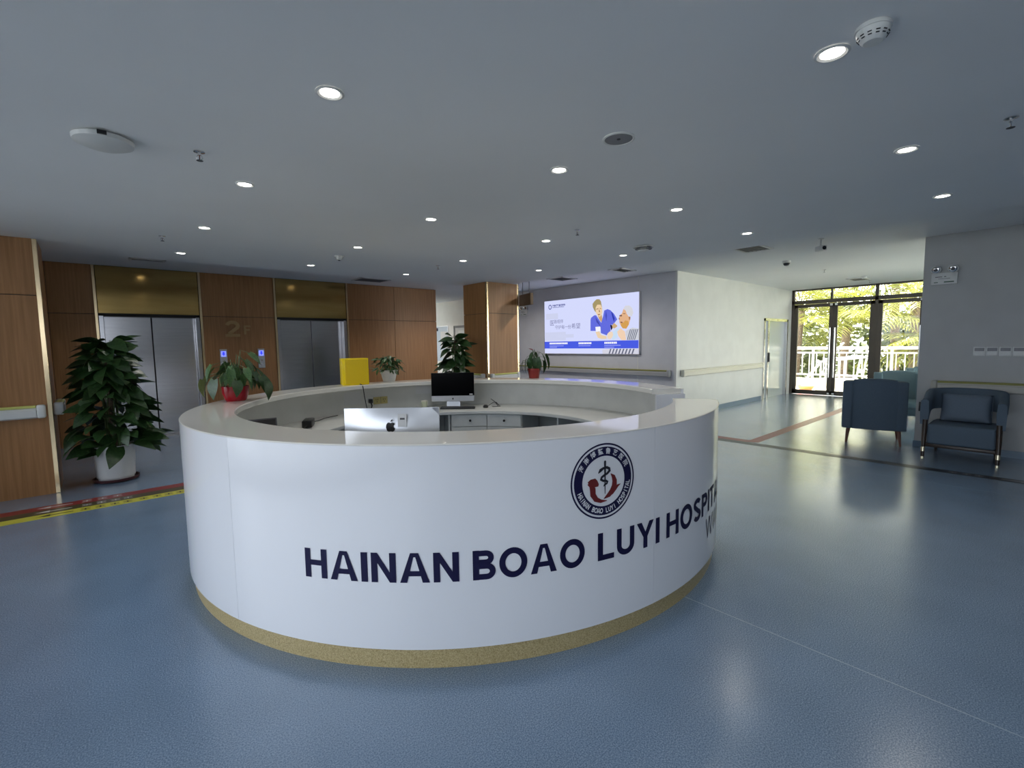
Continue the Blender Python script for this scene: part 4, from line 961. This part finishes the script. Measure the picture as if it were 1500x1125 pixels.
armchair((10.55, 1.72, 0), R(96), 'button-backed blue armchair facing out, behind the nearest armchair', FABRIC_LIT)
armchair((12.4, 1.55, 0), R(96), 'farthest button-backed blue armchair by the glass wall', FABRIC_LIT)

# lounge chair with curved back band, on dark legs
t = thing('lounge_chair', 'blue lounge chair with curved back band and dark wood legs against right wall', 'chair', (8.17, .665, 0), R(90))   # faces +Y local = -X world
def band(n=28):
    vs = []; fs = []
    for i in range(n+1):
        u = i/n*2-1; a = u*PI*.5
        # U path: arms forward (+Y), back at -Y
        if abs(u) < .62: q = u/.62*PI/2; x, y = .325*math.sin(q), -.06-.30*math.cos(q)
        else: x, y = math.copysign(.325+.0*(abs(u)-.62), u), -.06+(abs(u)-.62)/.38*.36
        k = max(0, (abs(u)-.62)/.38)
        top = .87-.03*abs(u)**2-(.085*min(1, k*1.7) if k > 0 else 0)
        bot = .60 if k < .35 else .60-.16*((k-.35)/.65)**1.4
        nx, ny = (math.sin(u/.62*PI/2), -math.cos(u/.62*PI/2)) if abs(u) < .62 else (math.copysign(1, u), 0)
        th = .075
        for (d, z) in ((0, bot), (-.006, (bot+top)/2), (0, top-.015), (.02, top), (th-.02, top), (th, top-.02), (th+.006, (bot+top)/2), (th, bot)):
            vs.append((x+nx*(d-.02), y+ny*(d-.02), z))
    k = 8
    for i in range(n):
        for j in range(k): a = i*k+j; b = i*k+(j+1) % k; fs.append((a, b, b+k, a+k))
    fs += [tuple(range(k)), tuple(n*k+j for j in range(k))]
    return G().faces(vs, fs)
part('back_band', band(), FABRIC, t, 60)
part('seat', B(-.31, .31, -.33, .30, .19, .445, bev=.035, seg=4), FABRIC, t, 50)
part('seat_piping', G().tube([(-.30, -.2, .437), (-.30, .28, .437), (.30, .28, .437), (.30, -.2, .437)], .006, 6), FABRIC, t)
part('frame_rail', B(-.32, .32, -.34, .30, .155, .195, bev=.006), WOODH, t)
for s in (-1, 1):
    lg_ = part('front_leg', G().tube([(s*.33, .285, .50), (s*.335, .29, .30), (s*.335, .335, .0)], [.03, .026, .017], 12), WOODH, t)
    for z0, z1, r0, r1 in ((0, .03, .0185, .0195), (.095, .15, .0215, .0235)):
        if z0 and s > 0 and False: continue
        f = lambda z: .335-.045*z/.30
        part('ferrule', G().cyl((s*.335, f(z0), z0), (s*.335, f(z1), z1), r0, r1, 14), mat('pale_gold_ferrule', (.75, .68, .5), .25, .9), lg_)
    part('rear_leg', G().tube([(s*.27, -.28, .17), (s*.29, -.36, .0)], [.026, .016], 12), WOODH, t)
# cushion resting on it
g = G(); n = 14; vs = []; fs = []
for sgn in (1, -1):
    for j in range(n+1):
        for i in range(n+1):
            u = i/n*2-1; v = j/n*2-1; pin = 1-.06*(1-abs(u)**3)*abs(v)**3-.0
            d = .085*((1-u**4)*(1-v**4))**.55
            wr_ = .004*math.sin(v*14+u*2.5)*(1-abs(u))*(1 if v < .2 else .2)
            vs.append((u*.245*(1-.05*(1-v*v)*abs(u)**4), sgn*d+(wr_ if sgn > 0 else 0), v*.185*(1-.06*(1-u*u)*abs(v)**4)))
for s in range(2):
    for j in range(n):
        for i in range(n): a = s*(n+1)**2+j*(n+1)+i; fs.append((a, a+1, a+n+2, a+n+1))
g.faces(vs, fs); bmesh.ops.remove_doubles(g.b, verts=g.b.verts[:], dist=.0005)
me = g.mesh('cushion', FABRICP, 180)
c = thing('cushion', 'grey-blue scatter cushion leaning in the lounge chair', 'cushion', (8.335, .665, .445), R(90))
put('cover', me, c, (0, 0, .180), (R(14), 0, 0))
part('seam', G().tube([(-.235, -.03, .02), (-.24, -.0, .34)], .004, 6), FABRICP, c)

# ---------------------------------------------------------------- corridor side door (glass) and glass wall
d1 = struct('door_1', B(12.93, 13.0, YC-.02, YC+.2, 0, 2.08).box(14.51, 14.58, YC-.02, YC+.2, 0, 2.08).box(12.93, 14.58, YC-.02, YC+.2, 2.02, 2.09).box(13.30, 13.40, YC+.03, YC+.1, 0, 2.02), STEEL)
part('pane', B(13.0, 13.30, YC+.06, YC+.07, .0, 2.02), FROST, d1, 0); part('pane', B(13.40, 14.51, YC+.06, YC+.07, 0, 2.02), FROST, d1, 0)
part('handle', B(13.33, 13.37, YC-.01, YC+.03, .95, 1.2, bev=.005), GREYDARK, d1)
fw_ = struct('window_5', B(XG-.04, XG+.04, -1.7, 4.87, 2.50, 2.60).box(XG-.04, XG+.04, -1.7, 4.87, 2.86, 2.90).box(XG-.04, XG+.04, 4.80, 4.87, 0, 2.9)
    .box(XG-.04, XG+.04, 2.90, 2.97, 0, 2.9).box(XG-.03, XG+.03, 3.89, 3.94, 2.6, 2.9).box(XG-.03, XG+.03, 1.98, 2.02, 2.6, 2.9).box(XG-.04, XG+.04, 1.02, 1.09, 0, 2.9).box(XG-.04, XG+.04, -.4, -.33, 0, 2.9).box(XG-.03, XG+.03, .3, .34, 2.6, 2.9), BRONZE)
ed = [-1.7, -.33, .34, 1.02, 2.02, 2.90, 3.94, 4.80]
for a, b in zip(ed, ed[1:]): part('pane', B(XG-.004, XG+.004, a, b, 2.6, 2.86), GLASS, fw_, 0)
part('pane', B(XG-.004, XG+.004, -1.7, -.4, 0, 2.5), GLASS, fw_, 0); part('pane', B(XG-.004, XG+.004, -.33, 1.02, 0, 2.5), GLASS, fw_, 0)
def glass_leaf(n, y0, y1, hy):
    d = struct('door_%d' % n, B(XG-.03, XG+.03, y0, y0+.09, .01, 2.49).box(XG-.03, XG+.03, y1-.09, y1, .01, 2.49).box(XG-.03, XG+.03, y0, y1, 2.40, 2.49).box(XG-.03, XG+.03, y0, y1, .01, .13), BRONZE)
    part('pane', B(XG-.004, XG+.004, y0+.09, y1-.09, .13, 2.40), GLASS, d, 0)
    part('pull_handle', G().tube([(XG-.09, hy, .5), (XG-.09, hy, 1.83)], .02, 12).cyl((XG-.09, hy, .7), (XG-.02, hy, .7), .01, n=8).cyl((XG-.09, hy, 1.6), (XG-.02, hy, 1.6), .01, n=8), CHROME, d)
    part('hinge', B(XG-.045, XG-.03, hy-.03, hy+.03, .03, .08).box(XG-.045, XG-.03, hy-.03, hy+.03, 2.42, 2.48), CHROME, d, 0)
glass_leaf(2, 3.865, 4.80, 3.91); glass_leaf(3, 2.97, 3.86, 3.80); glass_leaf(4, 2.0, 2.90, 2.06); glass_leaf(5, 1.09, 1.99, 1.93)

# ---------------------------------------------------------------- poster, door in the far passage
t = thing('notice_board', 'pale blue notice board on the passage wall behind the far plant', 'notice board', (XB, 13.45, 1.0))
part('board', B(-.02, 0, -.62, .3, 0, 1.12), mat('pale_blue_board', (.45, .52, .60), .5), t, 0)
part('title_strip', B(-.022, -.02, -.05, .25, .98, 1.08), NAVY, t, 0)
for k in range(3): part('sheet', B(-.023, -.02, -.56, -.2, .12+.3*k, .36+.3*k), PAPER, t, 0)
part('edge', B(-.025, 0, -.64, -.62, 0, 1.13).box(-.025, 0, -.62, .3, 1.12, 1.14), ALU, t, 0)
d6 = struct('door_6', B(XB-.03, XB, 11.35, 11.42, 0, 2.12).box(XB-.03, XB, 12.43, 12.5, 0, 2.12).box(XB-.03, XB, 11.35, 12.5, 2.05, 2.12), GREYDARK)
part('door_panel', B(XB-.02, XB, 11.42, 12.43, 0, 2.05), mat('grey_door', (.45, .45, .44), .5), d6, 0)
part('vision_panel', B(XB-.024, XB-.02, 11.6, 12.25, 1.1, 1.97), mat('light_panel', (.55, .55, .53), .4), d6, 0)
part('handle', G().tube([(XB-.02, 11.5, 1.02), (XB-.07, 11.5, 1.02), (XB-.07, 11.62, 1.02)], .01, 8), CHROME, d6)

# ---------------------------------------------------------------- balcony and garden outside
struct('balcony_floor', B(XG+.06, 17.6, -3, 9, -.2, -.01), CONC)
struct('balcony_kerb', B(17.2, 17.45, -3, 9, -.01, .28), CONC)
rl = thing('balcony_railing', 'white metal balcony railing with upright bars outside the glass doors', 'railing', (17.3, 3.0, .28))
part('top_rail', B(-.04, .04, -6, 6, .92, 1.01, bev=.01), WRACK, rl); part('upper_rail', B(-.025, .025, -6, 6, .80, .845), WRACK, rl, 0); part('lower_rail', B(-.025, .025, -6, 6, .10, .145), WRACK, rl, 0)
bar = B(-.012, .012, -.012, .012, .145, .80).mesh('bar', WRACK, 0)
for k in range(60): put('bar', bar, rl, (0, -5.9+.2*k, 0))
for k in range(7): part('post', B(-.03, .03, -6+2*k-.03, -6+2*k+.03, 0, .95), WRACK, rl, 0)
t = thing('metal_rack', 'white tubular metal rack standing on the sunny balcony', 'rack', (16.3, 4.0, 0))
r_ = .022
for nm, pts in (('leg', [(0, .50, 0), (0, .50, .86)]), ('leg', [(.5, .50, 0), (.5, .50, .86)]), ('leg', [(0, .02, 0), (0, .02, .98)]), ('leg', [(.5, .02, 0), (.5, .02, .98)]),
                ('rail', [(0, .55, .86), (0, -.48, .98)]), ('rail', [(0, .45, .93), (0, -.52, 1.04)]), ('rail', [(.5, .55, .86), (.5, -.48, .98)]), ('rail', [(0, .50, .5), (0, -.40, .46)]), ('rail', [(0, .50, .36), (0, -.40, .40)]),
                ('slanted_leg', [(0, -.48, 1.04), (0, -.34, .0)]), ('slanted_leg', [(.5, -.52, 1.04), (.5, -.38, .0)]), ('ramp_bar', [(0, .98, .16), (0, .48, .86)]), ('ramp_bar', [(.12, 1.03, .16), (.12, .53, .86)]), ('ramp_bar', [(0, .30, 1.0), (0, -.06, 1.42)]),
                ('crossbar', [(0, .5, .86), (.5, .5, .86)]), ('crossbar', [(0, -.48, 1.0), (.5, -.48, 1.0)]), ('foot', [(0, .62, .02), (0, .30, .02)]), ('foot', [(.5, .62, .02), (.5, .30, .02)]), ('foot', [(0, 1.0, .0), (0, .98, .18)])):
    part(nm, G().tube(pts, r_, 8), WRACK, t)
t = thing('basin', 'orange plastic basin on the balcony floor', 'basin', (16.2, 4.85, -.008))
part('bowl', G().lathe([(0, 0), (.16, 0), (.22, .12), (.24, .125), (.235, .135), (.21, .12), (.15, .012), (0, .012)], 28), ORANGE, t)
part('cloth', G().lathe([(0, .15), (.1, .13), (.19, .08)], 14), mat('yellow_cloth', (.75, .5, .12), .9), t)

def frond_mesh(name, length, droop, seed):
    rr = random.Random(seed); vs = []; fs = []; n = 26; g = G(); pts = []
    for i in range(n+1):
        s = i/n; x = length*(s-.12*s*s); z = length*(.30*s-droop*s*s); pts.append(Vector((x, 0, z)))
    g.tube(pts, [.022*(1-.85*i/n)+.002 for i in range(n+1)], 5)
    for i in range(3, n+1):
        s = i/n; p = pts[i]; tg = (pts[i]-pts[i-1]).normalized()
        ll = length*.30*math.sin(PI*min(1, .18+s*.80))**.7+.08
        for sg in (-1, 1):
            d = (Vector((tg.x*.55, sg*.75, tg.z*.55-.12+rr.uniform(-.1, .1)))).normalized()
            a = p+d*ll*.5+Vector((0, 0, -.03*ll)); b = p+d*ll*.95+Vector((0, 0, -.26*ll)); wv = tg*.026
            base = len(vs); vs += [p-wv*.4, p+wv*.4, a+wv, a-wv, b]
            fs += [(base, base+1, base+2, base+3), (base+3, base+2, base+4)]
    g.faces(vs, fs); return g.mesh(name, PALM, 0)
FR = [frond_mesh('frond_a', 2.9, .42, 1), frond_mesh('frond_b', 2.5, .62, 2), frond_mesh('frond_c', 3.1, .28, 3)]
def palm(x, y, top, label, seed, n=15):
    rr = random.Random(seed)
    t = thing('palm_tree', label, 'palm', (x, y, -4.0), rr.uniform(0, 6), 'palms beyond the balcony')
    h_ = top+4.0
    part('trunk', G().tube([(0, 0, 0), (.15, .05, h_*.5), (0, 0, h_)], [.2, .15, .12], 12), TRUNK, t)
    for i in range(n):
        o = bpy.data.objects.new('frond', FR[i % 3]); COL.objects.link(o); o.parent = t; o.location = (0, 0, h_-.05+.02*i)
        o.rotation_euler = (rr.uniform(-.25, .25), rr.uniform(-.75, .35), i*2.39996+rr.uniform(-.2, .2))
palm(19.3, 4.6, 1.9, 'coconut palm with fronds behind the middle of the railing', 1)
palm(19.8, 2.9, 2.7, 'coconut palm with fronds filling the middle glass door', 2, 17)
palm(18.9, 1.4, 1.1, 'low coconut palm whose frond leans over the railing at right', 3)
palm(20.2, 6.3, 2.6, 'coconut palm behind the left glass door', 4, 17)
palm(22.5, 3.9, 3.6, 'taller coconut palm farther back', 5, 17)
palm(21.5, .2, 3.0, 'coconut palm behind the right glass panes', 6, 17)
palm(23.5, 7.8, 4.0, 'farthest coconut palm at the left', 8, 17)
def broad_tree(x, y, label, seed, top=4.2, rad=1.9):
    rr = random.Random(seed)
    t = thing('garden_tree', label, 'tree', (x, y, -4.0), 0, 'leafy trees behind the palms')
    part('trunk', G().tube([(0, 0, 0), (.1, 0, 3), (0, .1, 4.6)], [.16, .13, .08], 10), TRUNK, t)
    vs = []; fs = []
    for i in range(2000):
        d = Vector((rr.gauss(0, 1), rr.gauss(0, 1), rr.gauss(0, 1))).normalized()*rad*(.55+.45*rr.random()); c = Vector((d.x, d.y, 4.6+d.z*1.35))
        a = Vector((rr.gauss(0, 1), rr.gauss(0, 1), rr.gauss(0, .7))).normalized(); b = a.orthogonal().normalized(); l_ = rr.uniform(.18, .32)
        k = len(vs); vs += [c-a*l_, c+b*l_*.35, c+a*l_, c-b*l_*.35]; fs.append((k, k+1, k+2, k+3))
    part('foliage', G().faces(vs, fs), BUSH, t, 0, kind='stuff')
for i, (x, y, lb) in enumerate([(25, 9.2, 'leafy tree far left beyond the palms'), (24.5, 5.6, 'leafy tree beyond the left glass door'), (25, 2.2, 'leafy tree beyond the middle glass door'), (24.6, -1.2, 'leafy tree beyond the right glass panes')]):
    broad_tree(x, y, lb, 20+i, rad=2.5)
